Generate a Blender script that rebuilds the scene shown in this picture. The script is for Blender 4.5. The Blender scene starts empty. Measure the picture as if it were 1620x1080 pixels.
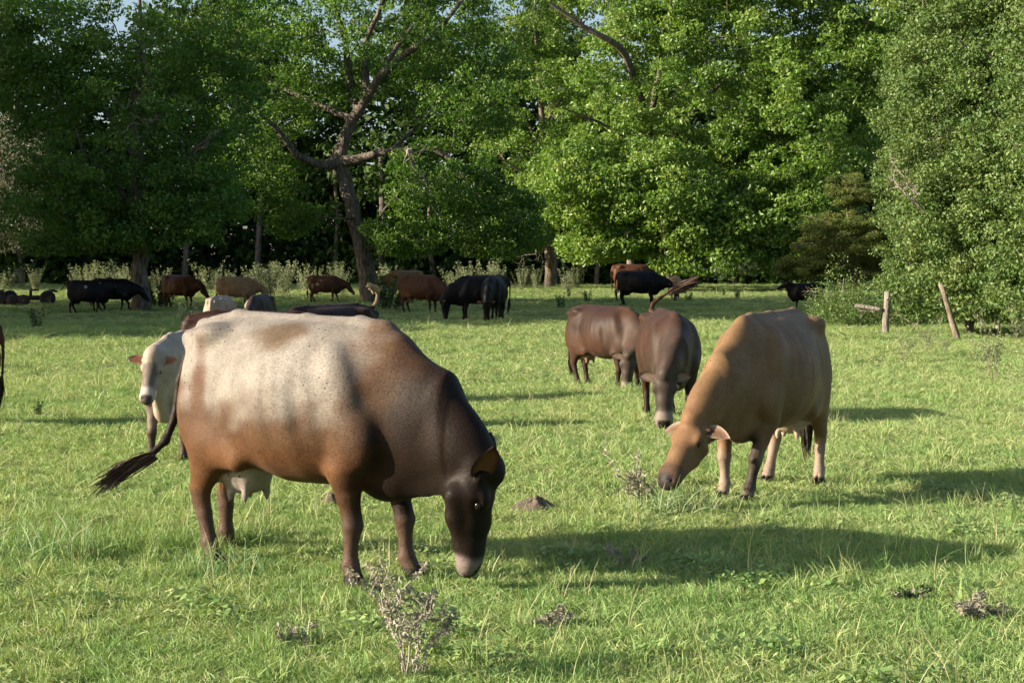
import bpy, math, random
import numpy as np
from mathutils import Vector
R = math.radians
rng = np.random.default_rng(11)
random.seed(11)
SC = bpy.context.scene
COL = SC.collection

# ---------------------------------------------------------------- camera
F_PX, CX, HORIZON, CAM_Z = 2700.0, 810.0, 423.0, 1.65
cam_data = bpy.data.cameras.new('camera')
cam_data.sensor_width = 36.0
cam_data.lens = F_PX / 1620.0 * 36.0
cam_data.shift_y = -(540.0 - HORIZON) / 1620.0
cam_data.clip_start, cam_data.clip_end = 0.1, 2000
cam = bpy.data.objects.new('camera', cam_data)
cam.location = (0, 0, CAM_Z)
cam.rotation_euler = (R(90), 0, 0)
COL.objects.link(cam)
SC.camera = cam

# ---------------------------------------------------------------- sky, sun, exposure
SUN_EL, SUN_AZ = 20.0, 12.0          # sun stands left of the camera, SUN_AZ degrees behind it
sun_from = Vector((-math.cos(R(SUN_AZ)) * math.cos(R(SUN_EL)), -math.sin(R(SUN_AZ)) * math.cos(R(SUN_EL)), math.sin(R(SUN_EL))))
world = bpy.data.worlds.new('World')
SC.world = world
world.use_nodes = True
wn = world.node_tree
bg = wn.nodes['Background']
sky = wn.nodes.new('ShaderNodeTexSky')
sky.sky_type = 'NISHITA'
sky.sun_disc = False
sky.sun_elevation = R(SUN_EL)
sky.sun_rotation = math.atan2(sun_from.x, sun_from.y)
sky.air_density, sky.dust_density, sky.ozone_density = 0.9, 2.2, 1.0
wn.links.new(sky.outputs[0], bg.inputs[0])
bg.inputs[1].default_value = 0.085
sun_data = bpy.data.lights.new('sun', 'SUN')
sun_data.energy = 5.0
sun_data.angle = R(0.5)
sun_data.color = (1.0, 0.855, 0.68)
sun = bpy.data.objects.new('sun', sun_data)
sun.rotation_euler = sun_from.to_track_quat('Z', 'Y').to_euler()
sun.location = (-20, -10, 30)
COL.objects.link(sun)
SC.view_settings.view_transform = 'Standard'
SC.view_settings.look = 'None'
SC.view_settings.gamma = 1.0
SC.view_settings.use_curve_mapping = False
SC.view_settings.exposure = 1.3
SC.cycles.max_bounces = 6
SC.cycles.diffuse_bounces = 3
SC.cycles.transmission_bounces = 4
SC.cycles.transparent_max_bounces = 4

# ---------------------------------------------------------------- ground shape and helpers
def gz(x, y):
    "height of the pasture, metres"
    x = np.asarray(x, dtype=float); y = np.asarray(y, dtype=float)
    r = 0.0058 * np.clip(y - 30, 0, 110)
    s = np.clip((y - 22) / 20, 0, 1)
    und = 0.018 * np.sin(x * 1.3 + y * 0.55) + 0.022 * np.sin(x * 0.62 - y * 0.9 + 1.0) + 0.012 * np.sin(x * 2.9 + 1.7 * y)
    return r + und * (0.55 + 0.9 * s)
def ground_at(px, py):
    "world point where the pixel's ray meets the pasture"
    lo, hi = 3.0, 400.0
    for _ in range(50):
        m = 0.5 * (lo + hi)
        x = (px - CX) / F_PX * m; z = CAM_Z - (py - HORIZON) / F_PX * m
        if z > float(gz(x, m)): lo = m
        else: hi = m
    x = (px - CX) / F_PX * lo
    return Vector((x, lo, float(gz(x, lo))))
def at(px, py, d):
    return Vector(((px - CX) / F_PX * d, d, CAM_Z - (py - HORIZON) / F_PX * d))
def onground(x, y, dz=0.0):
    return Vector((x, y, float(gz(x, y)) + dz))

def mesh_np(name, V, F, smooth=False):
    "mesh from numpy arrays: V (n,3), F (m,k) with k = 3 or 4, or a list of such arrays"
    Fs = F if isinstance(F, list) else [F]
    me = bpy.data.meshes.new(name)
    V = np.asarray(V, dtype=np.float32)
    me.vertices.add(len(V)); me.vertices.foreach_set('co', V.ravel())
    li = np.concatenate([f.ravel() for f in Fs]).astype(np.int32)
    tot = np.concatenate([np.full(len(f), f.shape[1], dtype=np.int32) for f in Fs])
    st = np.concatenate([[0], np.cumsum(tot)[:-1]]).astype(np.int32)
    me.loops.add(len(li)); me.loops.foreach_set('vertex_index', li)
    me.polygons.add(len(tot)); me.polygons.foreach_set('loop_start', st); me.polygons.foreach_set('loop_total', tot)
    if smooth: me.polygons.foreach_set('use_smooth', np.ones(len(tot), dtype=bool))
    me.update(calc_edges=True)
    return me
def vcol(me, C, name='col'):
    a = me.attributes.new(name, 'FLOAT_COLOR', 'POINT')
    C = np.asarray(C, dtype=np.float32)
    a.data.foreach_set('color', np.concatenate([C, np.ones((len(C), 1), np.float32)], 1).ravel())
def link(name, data, mat=None, parent=None, loc=None):
    o = bpy.data.objects.new(name, data); COL.objects.link(o)
    if mat is not None and data is not None and len(data.materials) == 0: data.materials.append(mat)
    if parent is not None: o.parent = parent
    if loc is not None: o.location = loc
    return o
def tag(o, label=None, cat=None, group=None, kind=None):
    if label: o['label'] = label
    if cat: o['category'] = cat
    if group: o['group'] = group
    if kind: o['kind'] = kind
    return o
def copy_tree(o, parent=None):
    c = o.copy(); COL.objects.link(c); c.parent = parent
    for ch in o.children: copy_tree(ch, c)
    return c

class Nodes:
    def __init__(self, name):
        self.m = bpy.data.materials.new(name); self.m.use_nodes = True
        self.t = self.m.node_tree; self.b = self.t.nodes['Principled BSDF']; self.o = self.t.nodes['Material Output']
    def n(self, typ, **kw):
        x = self.t.nodes.new(typ)
        for k, v in kw.items():
            if k in x.inputs: x.inputs[k].default_value = v
            else: setattr(x, k, v)
        return x
    def l(self, a, b): self.t.links.new(a, b)
    def noise(self, scale, detail=4, rough=0.6, coord='Object', vec_scale=None):
        tc = self.n('ShaderNodeTexCoord'); nz = self.n('ShaderNodeTexNoise')
        nz.inputs['Scale'].default_value = scale; nz.inputs['Detail'].default_value = detail; nz.inputs['Roughness'].default_value = rough
        src = tc.outputs[coord]
        if vec_scale:
            mp = self.n('ShaderNodeMapping'); mp.inputs['Scale'].default_value = vec_scale
            self.l(src, mp.inputs['Vector']); src = mp.outputs[0]
        self.l(src, nz.inputs['Vector'])
        return nz
    def ramp(self, src, stops):
        r = self.n('ShaderNodeValToRGB'); e = r.color_ramp.elements
        while len(e) < len(stops): e.new(0.5)
        for i, (p, c) in enumerate(stops):
            e[i].position = p; e[i].color = (*c, 1) if len(c) == 3 else c
        self.l(src, r.inputs[0]); return r
    def mix(self, a, b, fac, mode='MIX'):
        x = self.n('ShaderNodeMix'); x.data_type = 'RGBA'; x.blend_type = mode
        for s, v in ((x.inputs['Factor'], fac), (x.inputs['A'], a), (x.inputs['B'], b)):
            if hasattr(v, 'is_linked'): self.l(v, s)
            elif isinstance(v, (int, float)): s.default_value = v
            else: s.default_value = (*v, 1)
        return x.outputs['Result']
    def bump(self, h, strength, dist=0.01):
        b = self.n('ShaderNodeBump'); b.inputs['Strength'].default_value = strength; b.inputs['Distance'].default_value = dist
        self.l(h, b.inputs['Height']); self.l(b.outputs[0], self.b.inputs['Normal']); return b
# ================================================================ cows: one continuous skin each, grown from a smooth distance field
def smin(a, b, k):
    h = np.clip(0.5 + 0.5 * (b - a) / k, 0, 1)
    return b + (a - b) * h - k * h * (1 - h)
class Field:
    def __init__(s, lo, hi, h):
        s.lo = np.array(lo, np.float32); s.h = h
        s.n = np.ceil((np.array(hi) - s.lo) / h).astype(int) + 1
        s.f = np.full(s.n, 0.3, np.float32)
        s.ax = [s.lo[i] + h * np.arange(s.n[i], dtype=np.float32) for i in range(3)]
    def block(s, lo, hi, pad):
        sl = []
        for i in range(3):
            a = int(np.clip(np.floor((lo[i] - pad - s.lo[i]) / s.h), 0, s.n[i])); b = int(np.clip(np.ceil((hi[i] + pad - s.lo[i]) / s.h) + 1, 0, s.n[i]))
            sl.append(slice(a, b))
        X, Y, Z = np.meshgrid(*[s.ax[i][sl[i]] for i in range(3)], indexing='ij', sparse=True)
        return tuple(sl), X, Y, Z
    def add(s, fn, lo, hi, k=0.03, sub=False):
        sl, X, Y, Z = s.block(lo, hi, k + 3 * s.h)
        if min(q.stop - q.start for q in sl) <= 0: return
        d = fn(X, Y, Z).astype(np.float32)
        cur = s.f[sl]
        s.f[sl] = -smin(-cur, d, k) if sub else smin(cur, d, k)
    def ell(s, c, r, k=0.04, axis=None, sub=False):
        "ellipsoid; axis = 3x3 rows of local axes"
        c = np.array(c, float); r = np.array(r, float); A = np.eye(3) if axis is None else np.array(axis, float)
        ext = np.sqrt(((A * r[:, None]) ** 2).sum(0))
        def fn(X, Y, Z):
            P = (X - c[0], Y - c[1], Z - c[2]); q = 0
            for i in range(3): q = q + ((A[i, 0] * P[0] + A[i, 1] * P[1] + A[i, 2] * P[2]) / r[i]) ** 2
            return (np.sqrt(q) - 1) * r.min()
        s.add(fn, c - ext, c + ext, k, sub)
    def limb(s, pts, k=0.02, lat=(0, 1, 0), sub=False):
        "pts: (x,y,z,r_lateral,r_other); segments of elliptical cones"
        lat = np.array(lat, float)
        P = np.array(pts, float)
        for a, b in zip(P[:-1], P[1:]):
            A, B = a[:3], b[:3]; d = B - A; L = max(np.linalg.norm(d), 1e-6); d = d / L
            l = lat - d * lat.dot(d); l /= np.linalg.norm(l); u = np.cross(d, l)
            m = max(a[3:].max(), b[3:].max())
            def fn(X, Y, Z):
                px, py, pz = X - A[0], Y - A[1], Z - A[2]
                t = px * d[0] + py * d[1] + pz * d[2]
                tc = np.clip(t / L, 0, 1)
                rl = a[3] + (b[3] - a[3]) * tc; ru = a[4] + (b[4] - a[4]) * tc
                e = t - tc * L; mn = np.minimum(rl, ru)
                vl = px * l[0] + py * l[1] + pz * l[2]; vu = px * u[0] + py * u[1] + pz * u[2]
                return (np.sqrt((vl / rl) ** 2 + (vu / ru) ** 2 + (e / (0.5 * (rl + ru))) ** 2) - 1) * mn
            s.add(fn, np.minimum(A, B) - m, np.maximum(A, B) + m, k, sub)
    def mesh(s):
        "surface nets"
        f = s.f; n = s.n
        sg = f < 0
        cnt = np.zeros(n - 1, np.int8)
        for i in (0, 1):
            for j in (0, 1):
                for k in (0, 1): cnt += sg[i:n[0] - 1 + i, j:n[1] - 1 + j, k:n[2] - 1 + k]
        act = (cnt > 0) & (cnt < 8)
        ci = np.argwhere(act); idx = np.full(n - 1, -1, np.int64); idx[act] = np.arange(len(ci))
        acc = np.zeros((len(ci), 3)); w = np.zeros(len(ci))
        cor = [(i, j, k) for i in (0, 1) for j in (0, 1) for k in (0, 1)]
        val = {c: f[ci[:, 0] + c[0], ci[:, 1] + c[1], ci[:, 2] + c[2]] for c in cor}
        for c in cor:
            for a in range(3):
                if c[a] == 0:
                    e = list(c); e[a] = 1; e = tuple(e)
                    va, vb = val[c], val[e]; m = (va < 0) != (vb < 0)
                    t = np.where(m, va / np.where(m, va - vb, 1), 0)
                    p = np.tile(np.array(c, float), (len(ci), 1)); p[:, a] = t
                    acc[m] += p[m]; w[m] += 1
        V = s.lo + (ci + acc / w[:, None]) * s.h
        Q = []
        for a in range(3):
            b, c = (a + 1) % 3, (a + 2) % 3
            sl0 = [slice(None)] * 3; sl1 = [slice(None)] * 3
            sl0[a] = slice(0, -1); sl1[a] = slice(1, None)
            s0, s1 = sg[tuple(sl0)], sg[tuple(sl1)]
            e = np.argwhere(s0 != s1)
            e = e[(e[:, b] > 0) & (e[:, c] > 0) & (e[:, b] < n[b] - 1) & (e[:, c] < n[c] - 1)]
            flip = s0[e[:, 0], e[:, 1], e[:, 2]]
            def g(db, dc):
                q = e.copy(); q[:, b] += db; q[:, c] += dc
                return idx[q[:, 0], q[:, 1], q[:, 2]]
            quad = np.stack([g(-1, -1), g(0, -1), g(0, 0), g(-1, 0)], 1)
            quad[~flip] = quad[~flip][:, ::-1]
            Q.append(quad[(quad >= 0).all(1)])
        Q = np.concatenate(Q)
        for it in range(2):                                   # light smoothing
            S = np.zeros_like(V); W = np.zeros(len(V))
            for i in range(4):
                np.add.at(S, Q[:, i], V[Q[:, (i + 1) % 4]]); np.add.at(W, Q[:, i], 1)
                np.add.at(S, Q[:, (i + 1) % 4], V[Q[:, i]]); np.add.at(W, Q[:, (i + 1) % 4], 1)
            V = V + (0.55 if it == 0 else -0.3) * (S / W[:, None] - V)
        return V, Q

def mat_coat():
    N = Nodes('cow_coat')
    at_ = N.n('ShaderNodeAttribute', attribute_name='col')
    n1 = N.noise(5.5, 5, 0.65); n2 = N.noise(1.0, 3, 0.6, vec_scale=(55, 120, 140)); 
    r1 = N.ramp(n1.outputs['Fac'], [(0.3, (0.76, 0.74, 0.72)), (0.68, (1.16, 1.16, 1.16))])
    r2 = N.ramp(n2.outputs['Fac'], [(0.25, (0.68, 0.67, 0.66)), (0.75, (1.25, 1.25, 1.25))])
    c = N.mix(at_.outputs['Color'], r1.outputs[0], 1.0, 'MULTIPLY')
    c = N.mix(c, r2.outputs[0], 1.0, 'MULTIPLY')
    # flies and dried mud specks
    tc = N.n('ShaderNodeTexCoord'); vo = N.n('ShaderNodeTexVoronoi'); vo.inputs['Scale'].default_value = 22
    N.l(tc.outputs['Object'], vo.inputs['Vector'])
    n3 = N.noise(2.2, 2)
    rs = N.ramp(vo.outputs['Distance'], [(0.10, (1, 1, 1)), (0.14, (0, 0, 0))])
    rm = N.ramp(n3.outputs['Fac'], [(0.52, (0, 0, 0)), (0.58, (1, 1, 1))])
    mm = N.n('ShaderNodeMath', operation='MULTIPLY'); N.l(rs.outputs[0], mm.inputs[0]); N.l(rm.outputs[0], mm.inputs[1])
    c = N.mix(c, (0.015, 0.012, 0.01), mm.outputs[0])
    N.l(c, N.b.inputs['Base Color'])
    N.b.inputs['Roughness'].default_value = 0.5
    N.b.inputs['Specular IOR Level'].default_value = 0.12
    N.b.inputs['Sheen Weight'].default_value = 0.02
    n4 = N.noise(1.0, 3, 0.7, vec_scale=(70, 160, 130)); n5 = N.noise(16, 4, 0.6)
    ad = N.n('ShaderNodeMath', operation='MULTIPLY_ADD'); N.l(n5.outputs['Fac'], ad.inputs[0]); ad.inputs[1].default_value = 0.25; N.l(n4.outputs['Fac'], ad.inputs[2])
    N.bump(ad.outputs[0], 0.22, 0.008)
    return N.m
def mat_plain(name, col, rough=0.6, var=0.25, scale=30, bump=0.2, spec=0.4):
    N = Nodes(name); nz = N.noise(scale, 4)
    r = N.ramp(nz.outputs['Fac'], [(0.3, tuple(c * (1 - var) for c in col)), (0.7, tuple(min(1, c * (1 + var)) for c in col))])
    N.l(r.outputs[0], N.b.inputs['Base Color']); N.b.inputs['Roughness'].default_value = rough
    N.b.inputs['Specular IOR Level'].default_value = spec
    if bump: N.bump(nz.outputs['Fac'], bump, 0.01)
    return N.m
M_COAT = mat_coat()
M_EYE = mat_plain('cow_eye', (0.012, 0.008, 0.006), 0.22, 0.1, 10, 0, 0.4)

def smooth_profile(xs, ys, n=400, win=21):
    g = np.linspace(xs[0], xs[-1], n); v = np.interp(g, xs, ys)
    k = np.hanning(win); k /= k.sum(); pad = np.pad(v, win // 2, mode='edge')
    return g, np.convolve(pad, k, 'valid')

TORSO = np.array([  # x, top, bottom, half width
    (-.90, 1.22, 1.08, .05), (-.86, 1.29, .98, .12), (-.78, 1.345, .84, .19), (-.68, 1.375, .74, .235), (-.50, 1.395, .62, .285), (-.25, 1.39, .535, .355),
    (0, 1.385, .49, .405), (.22, 1.375, .495, .385), (.42, 1.37, .52, .30), (.56, 1.345, .51, .225), (.70, 1.26, .52, .16), (.85, 1.10, .60, .11), (.95, .99, .72, .05)])

GRAZE_NECK = [(.58, 0, .99, .14, .29), (.86, 0, .86, .115, .23), (1.07, 0, .71, .10, .165), (1.22, 0, .60, .085, .11)]
def cow(label, pos, heading, scale=1.0, h=0.02, girth=1.0, neck=None, face=(-.10, 0, -1), head_yaw=0.0, legs=None, tail=None, coat=None,
        udder=0.6, switch=(0.03, 0.02, 0.015), depth=1.0, ears=(0.0, 0.0), group=None, horns=False, head_len=1.04, head_w=1.08, taper=0.0, switch_len=1.0, coat_gain=.45, ear_size=1.0, ear_droop=.3, ear_in=(.10, .05, .03), ear_rim=(.06, .04, .03), fur=0, ear_open=None):
    """cow standing at pos (its middle), nose towards `heading` (unit xy). Local axes: x forward, y left, z up."""
    neck = neck or GRAZE_NECK
    legs = legs or {}
    f = np.array(face, float); f /= np.linalg.norm(f)
    poll = np.array(neck[-1][:3])
    l = np.array((-math.sin(head_yaw), math.cos(head_yaw), 0)); l -= f * l.dot(f); l /= np.linalg.norm(l)
    u = np.cross(f, l)
    HL = head_len
    hp = lambda s, a, b: poll + (f * s + l * a * head_w + u * b) * HL
    hr_ = lambda a, b: (a * HL * head_w, b * HL)
    ev = lambda a, b, c: (a * HL, b * HL * head_w, c * HL)
    nose = hp(.56, 0, 0)
    ext = np.array([p[:3] for p in neck] + [hp(.56, .12, .1), hp(.56, -.12, .1), hp(.56, 0, -.16), hp(-.1, .34, .1), hp(-.1, -.34, .1)] + ([t[:3] for t in tail] if tail else []))
    lo = np.minimum(ext.min(0) - .1, (-1.06, -.52 * girth, -.03)); hi = np.maximum(ext.max(0) + .1, (1.0, .52 * girth, 1.47))
    S = Field(lo, hi, h / scale)
    # --- trunk
    g, top = smooth_profile(TORSO[:, 0], TORSO[:, 1]); _, bot = smooth_profile(TORSO[:, 0], TORSO[:, 2]); _, wid = smooth_profile(TORSO[:, 0], TORSO[:, 3] * girth)
    bot = 1.39 - (1.39 - bot) * depth if depth != 1 else bot
    def trunk(X, Y, Z):
        xs = X.ravel(); tp = np.interp(xs, g, top).reshape(X.shape); bt = np.interp(xs, g, bot).reshape(X.shape); w = np.interp(xs, g, wid).reshape(X.shape)
        zc = bt + (tp - bt) * .46
        dz = Z - zc; hh = np.where(dz > 0, tp - zc, zc - bt); p = np.where(dz > 0, 1.95, 2.3)
        q = (np.abs(Y) / w) ** p + (np.abs(dz) / hh) ** p
        d = (q ** (1 / p) - 1) * np.minimum(w, hh)
        rib = np.sin((X + .22 * (Z - .9)) * 2 * np.pi / .105) * np.clip(1 - ((X + .02) / .30) ** 2, 0, 1) * np.clip(1 - ((Z - .95) / .33) ** 2, 0, 1)
        d = d - .0032 * rib
        return np.maximum(d, np.maximum(X - .97, -.91 - X))
    S.add(trunk, (-.93, -.45 * girth, .45), (1.0, .45 * girth, 1.42), 0.01)
    S.limb([(-.86, 0, 1.335, .022, .03), (-.55, 0, 1.385, .03, .03), (0, 0, 1.375, .028, .025), (.40, 0, 1.365, .03, .03), (.58, 0, 1.335, .035, .04)], .05)   # spine
    for sd in (-1, 1):
        S.ell((-.56, sd * .215 * girth, 1.295), (.085, .06, .05), .08)              # hook bone
        S.ell((-.86, sd * .10, 1.255), (.05, .035, .05), .08)                     # pin bone
        a = R(14); S.ell((-.645, sd * .165, .93), (.205, .105, .34), .07, [(math.cos(a), 0, -math.sin(a)), (0, 1, 0), (math.sin(a), 0, math.cos(a))])   # thigh
        S.ell((-.36, sd * .385 * girth, 1.20), (.12, .085, .10), .06, sub=True)             # hollow before the hip
        a = R(-16); S.ell((.455, sd * .215 * girth, .96), (.14, .095, .29), .045, [(math.cos(a), 0, -math.sin(a)), (0, 1, 0), (math.sin(a), 0, math.cos(a))])  # shoulder blade
        a = R(-14); S.ell((.27, sd * .425 * girth, .92), (.05, .065, .26), .06, [(math.cos(a), 0, -math.sin(a)), (0, 1, 0), (math.sin(a), 0, math.cos(a))], sub=True)   # dip behind the shoulder
        a = R(10); S.ell((-.40, sd * .415 * girth, .98), (.055, .11, .25), .05, [(math.cos(a), 0, -math.sin(a)), (0, 1, 0), (math.sin(a), 0, math.cos(a))], sub=True)   # crease between belly and thigh
        S.limb([(-.28, sd * .27 * girth, .60, .04, .05), (-.42, sd * .21 * girth, .67, .05, .08), (-.50, sd * .19, .80, .06, .09)], .12)   # flank fold
        S.ell((.56, sd * .20, .76), (.13, .085, .15), .05)                         # point of shoulder
    S.ell((.60, 0, .56), (.18, .11, .13), .07)                                    # brisket
    # --- neck and head
    EARS = []
    S.limb(neck, .11)
    if poll[2] < .85:                                                                # dewlap fold
        S.limb([(.66, 0, .56, .05, .08), (.80, 0, .62, .035, .10), (.93, 0, .62, .028, .08), tuple(hp(.10, 0, -.17)) + (.03, .05)], .05)
    S.limb([tuple(hp(-.02, 0, -.055)) + hr_(.085, .085), tuple(hp(.12, 0, -.065)) + hr_(.108, .108), tuple(hp(.27, 0, -.062)) + hr_(.077, .098),
            tuple(hp(.40, 0, -.060)) + hr_(.071, .076), tuple(hp(.47, 0, -.060)) + hr_(.080, .068), tuple(hp(.505, 0, -.064)) + hr_(.070, .056)], .03, l)
    for sd in (-1, 1):
        S.limb([tuple(hp(.13, sd * .055, -.16)) + hr_(.045, .055), tuple(hp(.25, sd * .038, -.15)) + hr_(.036, .045), tuple(hp(.40, sd * .02, -.105)) + hr_(.04, .035)], .035, l)   # jaw
        S.ell(hp(.135, sd * .088, -.012), ev(.05, .032, .03), .025, [f, l, u])        # brow
        S.ell(hp(.165, sd * .112, -.042), ev(.026, .014, .02), .012, [f, l, u], sub=True)
        S.ell(hp(.515, sd * .04, -.028), ev(.016, .013, .013), .008, [f, l, u], sub=True)   # nostril
        ed = l * sd * .94 - f * (.22 - ears[0]) + u * ears[1]; ed /= np.linalg.norm(ed)
        th = max(.013, .95 * h / scale)
        b0 = hp(.03, sd * .085, -.045)
        cn = u if ear_open is None else u * ear_open[0] + l * sd * ear_open[1]
        cn = cn - ed * cn.dot(ed); cn /= np.linalg.norm(cn)
        wd = np.cross(ed, cn); wd /= np.linalg.norm(wd)
        if h >= .022: S.limb([tuple(b0) + (.028, .028), tuple(b0 + ed * .055) + (.036, th * 1.4), tuple(b0 + ed * .10 - u * .006) + (.050, th), tuple(b0 + ed * .15 - u * .014) + (.044, th), tuple(b0 + ed * .20 - u * .02) + (.014, th * .8)], .015, wd)
        else:
            S.limb([tuple(b0 - ed * .03) + (.03, .03), tuple(b0 + ed * .03) + (.02, .02)], .015)
            EARS.append((b0, ed, wd, sd, cn))
        if horns:
            S.limb([tuple(hp(-.03, sd * .06, -.02)) + (.028, .028), tuple(hp(-.07, sd * .12, 0)) + (.022, .022), tuple(hp(-.13, sd * .14, .03)) + (.008, .008)], .015)
    S.ell(hp(-.03, 0, -.02), ev(.05, .055, .04), .03, [f, l, u])                      # poll tuft
    # --- legs
    for key, sd, front in (('FL', 1, True), ('FR', -1, True), ('HL', 1, False), ('HR', -1, False)):
        dx, dy, bend = (tuple(legs.get(key, (0, 0, 0))) + (0, 0))[:3]
        if front:
            P = [(.50, .175, .80, .09, .12), (.455, .185, .60, .080, .095), (.475, .18, .46, .058, .068), (.498, .175, .355, .049, .053), (.503, .175, .31, .053, .058), (.495, .175, .255, .040, .044),
                 (.488, .175, .15, .035, .038), (.486, .175, .11, .045, .049), (.505, .178, .06, .042, .048), (.515, .18, .02, .053, .066)]
            top_z = .72
        else:
            P = [(-.62, .165, .90, .11, .17), (-.575, .18, .70, .095, .15), (-.645, .175, .53, .066, .098), (-.70, .165, .41, .050, .068), (-.70, .16, .345, .045, .056), (-.675, .16, .27, .041, .047),
                 (-.645, .162, .16, .036, .041), (-.635, .163, .115, .046, .05), (-.61, .166, .06, .043, .048), (-.595, .168, .02, .053, .066)]
            top_z = .85
        Q = []
        for (x, y, z, a, b) in P:
            t = np.clip((top_z - z) / top_z, 0, 1)
            t2 = t ** 1.1
            zz = z + bend * np.clip((.5 - z) / .5, 0, 1) * .5
            kx = bend * .25 * np.exp(-((z - .32) / .18) ** 2) * (1 if front else -.3) - (bend * .35 if z < .2 else 0)
            Q.append((x + dx * t2 + kx, sd * (y + dy * t) * (1 if z < .6 else girth ** .5), zz, a, b))
        S.limb(Q[:3], .05); S.limb(Q[2:], .012)
        if h < .016: S.ell((Q[-1][0] + .055, Q[-1][1], .025), (.05, .007, .06), .006, sub=True)      # cleft of the hoof
    # --- udder
    if udder > 0:
        S.ell((-.49, 0, .58 - .05 * udder), (.17, .14, .11 + .04 * udder), .07)
        for tx, ty in ((-.41, .075), (-.41, -.075), (-.54, .07), (-.54, -.07)):
            zt = .44 - .05 * udder
            S.limb([(tx, ty, zt + .09, .03, .03), (tx, ty * 1.1, zt, .017, .017), (tx, ty * 1.12, zt - .035, .012, .012)], .02)
    # --- tail
    tl = tail or [(-.90, 0, 1.27), (-.945, 0, 1.12), (-.95, 0, .9), (-.94, 0, .68), (-.92, 0, .5)]
    tl = [(-.84, 0, 1.325)] + [t[:3] for t in tl]
    m = len(tl) - 1
    S.limb([tuple(p) + ((.038 - .024 * i / m),) * 2 for i, p in enumerate(tl)], .025)
    # flat soles
    sl, X, Y, Z = S.block(lo, (hi[0], hi[1], .1), 0)
    S.f[sl] = np.maximum(S.f[sl], -.001 - Z)
    V, Q = S.mesh()
    C = coat_gain * coat(V, dict(poll=poll, f=f, l=l, u=u, neck=np.array(neck), hp=hp, tail=np.array(tl), HL=HL))
    for (b0, ed, wd, sd, cn) in EARS:                                             # cupped ear blades, welded into the same skin
        nu, nv = 11, 9; EV = []; EC = []
        cb = C[np.argmin(np.linalg.norm(V - b0 + u * .03, axis=1))]
        for layer in (0, 1):
            for i in range(nu):
                t = i / (nu - 1); wdt = .054 * ear_size * (math.sin(math.pi * min(1, .12 + .88 * t) ** .85) ** .75 if t < 1 else .02) + .004
                for jv in range(nv):
                    v = -1 + 2 * jv / (nv - 1)
                    p = b0 + ed * (.01 + .185 * ear_size * t) + wd * wdt * v - cn * (.020 * (1 - v * v) * (1 - .4 * t) * (1 if layer == 0 else 1.0) - .0) - np.array((0, 0, .05 * ear_droop * t * t)) - cn * (0 if layer == 0 else .007 * (1 - v ** 4) + .001)
                    EV.append(p); rim = max(abs(v) ** 3, t ** 6)
                    EC.append(np.array(ear_in) * (1 - rim) + np.array(ear_rim) * rim if layer == 0 else cb)
        n0 = len(V); EQ = []
        for layer in (0, 1):
            for i in range(nu - 1):
                for jv in range(nv - 1):
                    a = n0 + layer * nu * nv + i * nv + jv; q4 = [a, a + 1, a + nv + 1, a + nv]
                    EQ.append(q4 if (layer == 0) == (sd > 0) else q4[::-1])
        V = np.vstack([V, EV]); C = np.vstack([C, np.array(EC)]); Q = np.vstack([Q, np.array(EQ)])
    me = mesh_np('cow', V * scale, Q, True)
    vcol(me, C)
    o = link('cow', me, M_COAT)
    o.location = pos; o.rotation_euler = (0, 0, math.atan2(heading[1], heading[0]))
    tag(o, label, 'cow', group or 'herd grazing in the pasture')
    # eyes
    if h < 0.028:
        k = []
        for sd in (-1, 1):
            c = hp(.165, sd * .094, -.04); A = np.stack([f, l, u])
            th = np.linspace(0, np.pi, 7); ph = np.linspace(0, 2 * np.pi, 11)[:-1]
            P = np.array([[math.sin(t) * math.cos(p), math.sin(t) * math.sin(p), math.cos(t)] for t in th for p in ph]) * (.026, .022, .020)
            Fq = np.array([[i * 10 + j, i * 10 + (j + 1) % 10, (i + 1) * 10 + (j + 1) % 10, (i + 1) * 10 + j] for i in range(6) for j in range(10)])
            em = mesh_np('eye', (c + P @ A) * scale, Fq[:, ::-1], True)
            link('eye', em, M_EYE, o)
    if fur:                                                                  # short lying hair
        rg = np.random.default_rng(7); P3 = V[Q] * scale
        nrm = np.cross(P3[:, 2] - P3[:, 0], P3[:, 3] - P3[:, 1]); ar = np.linalg.norm(nrm, axis=1); nrm /= ar[:, None] + 1e-12
        fi = rg.choice(len(Q), fur, p=ar / ar.sum()); uv = rg.uniform(0, 1, (fur, 2))
        Pp = P3[fi]; base = (Pp[:, 0] * ((1 - uv[:, :1]) * (1 - uv[:, 1:])) + Pp[:, 1] * (uv[:, :1] * (1 - uv[:, 1:])) + Pp[:, 2] * (uv[:, :1] * uv[:, 1:]) + Pp[:, 3] * ((1 - uv[:, :1]) * uv[:, 1:]))
        nn = nrm[fi]; cc = C[Q[fi, 0]]
        dr = np.array((-.75, 0, -.65)) + rg.normal(0, .22, (fur, 3)); dr -= nn * (dr * nn).sum(1)[:, None]; dr /= np.linalg.norm(dr, axis=1)[:, None] + 1e-9
        sdv = np.cross(dr, nn); sdv += nn * rg.normal(0, .15, (fur, 1)); L = rg.uniform(.010, .020, (fur, 1)) * scale; wv = rg.uniform(.0007, .0013, (fur, 1)) * scale
        tipv = base + dr * L + nn * (L * rg.uniform(.04, .16, (fur, 1)))
        HV = np.stack([base - sdv * wv - nn * .001, base + sdv * wv - nn * .001, tipv], 1).reshape(-1, 3)
        fm = mesh_np('hair', HV, np.arange(fur * 3).reshape(-1, 3)); vcol(fm, np.repeat(cc * rg.uniform(.82, 1.2, (fur, 1)), 3, 0))
        hr = link('hair', fm, M_COAT, o); hr['kind'] = 'stuff'
    # hair at the end of the tail
    a, b = np.array(tl[-2]), np.array(tl[-1]); d = (b - a) / np.linalg.norm(b - a)
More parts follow.
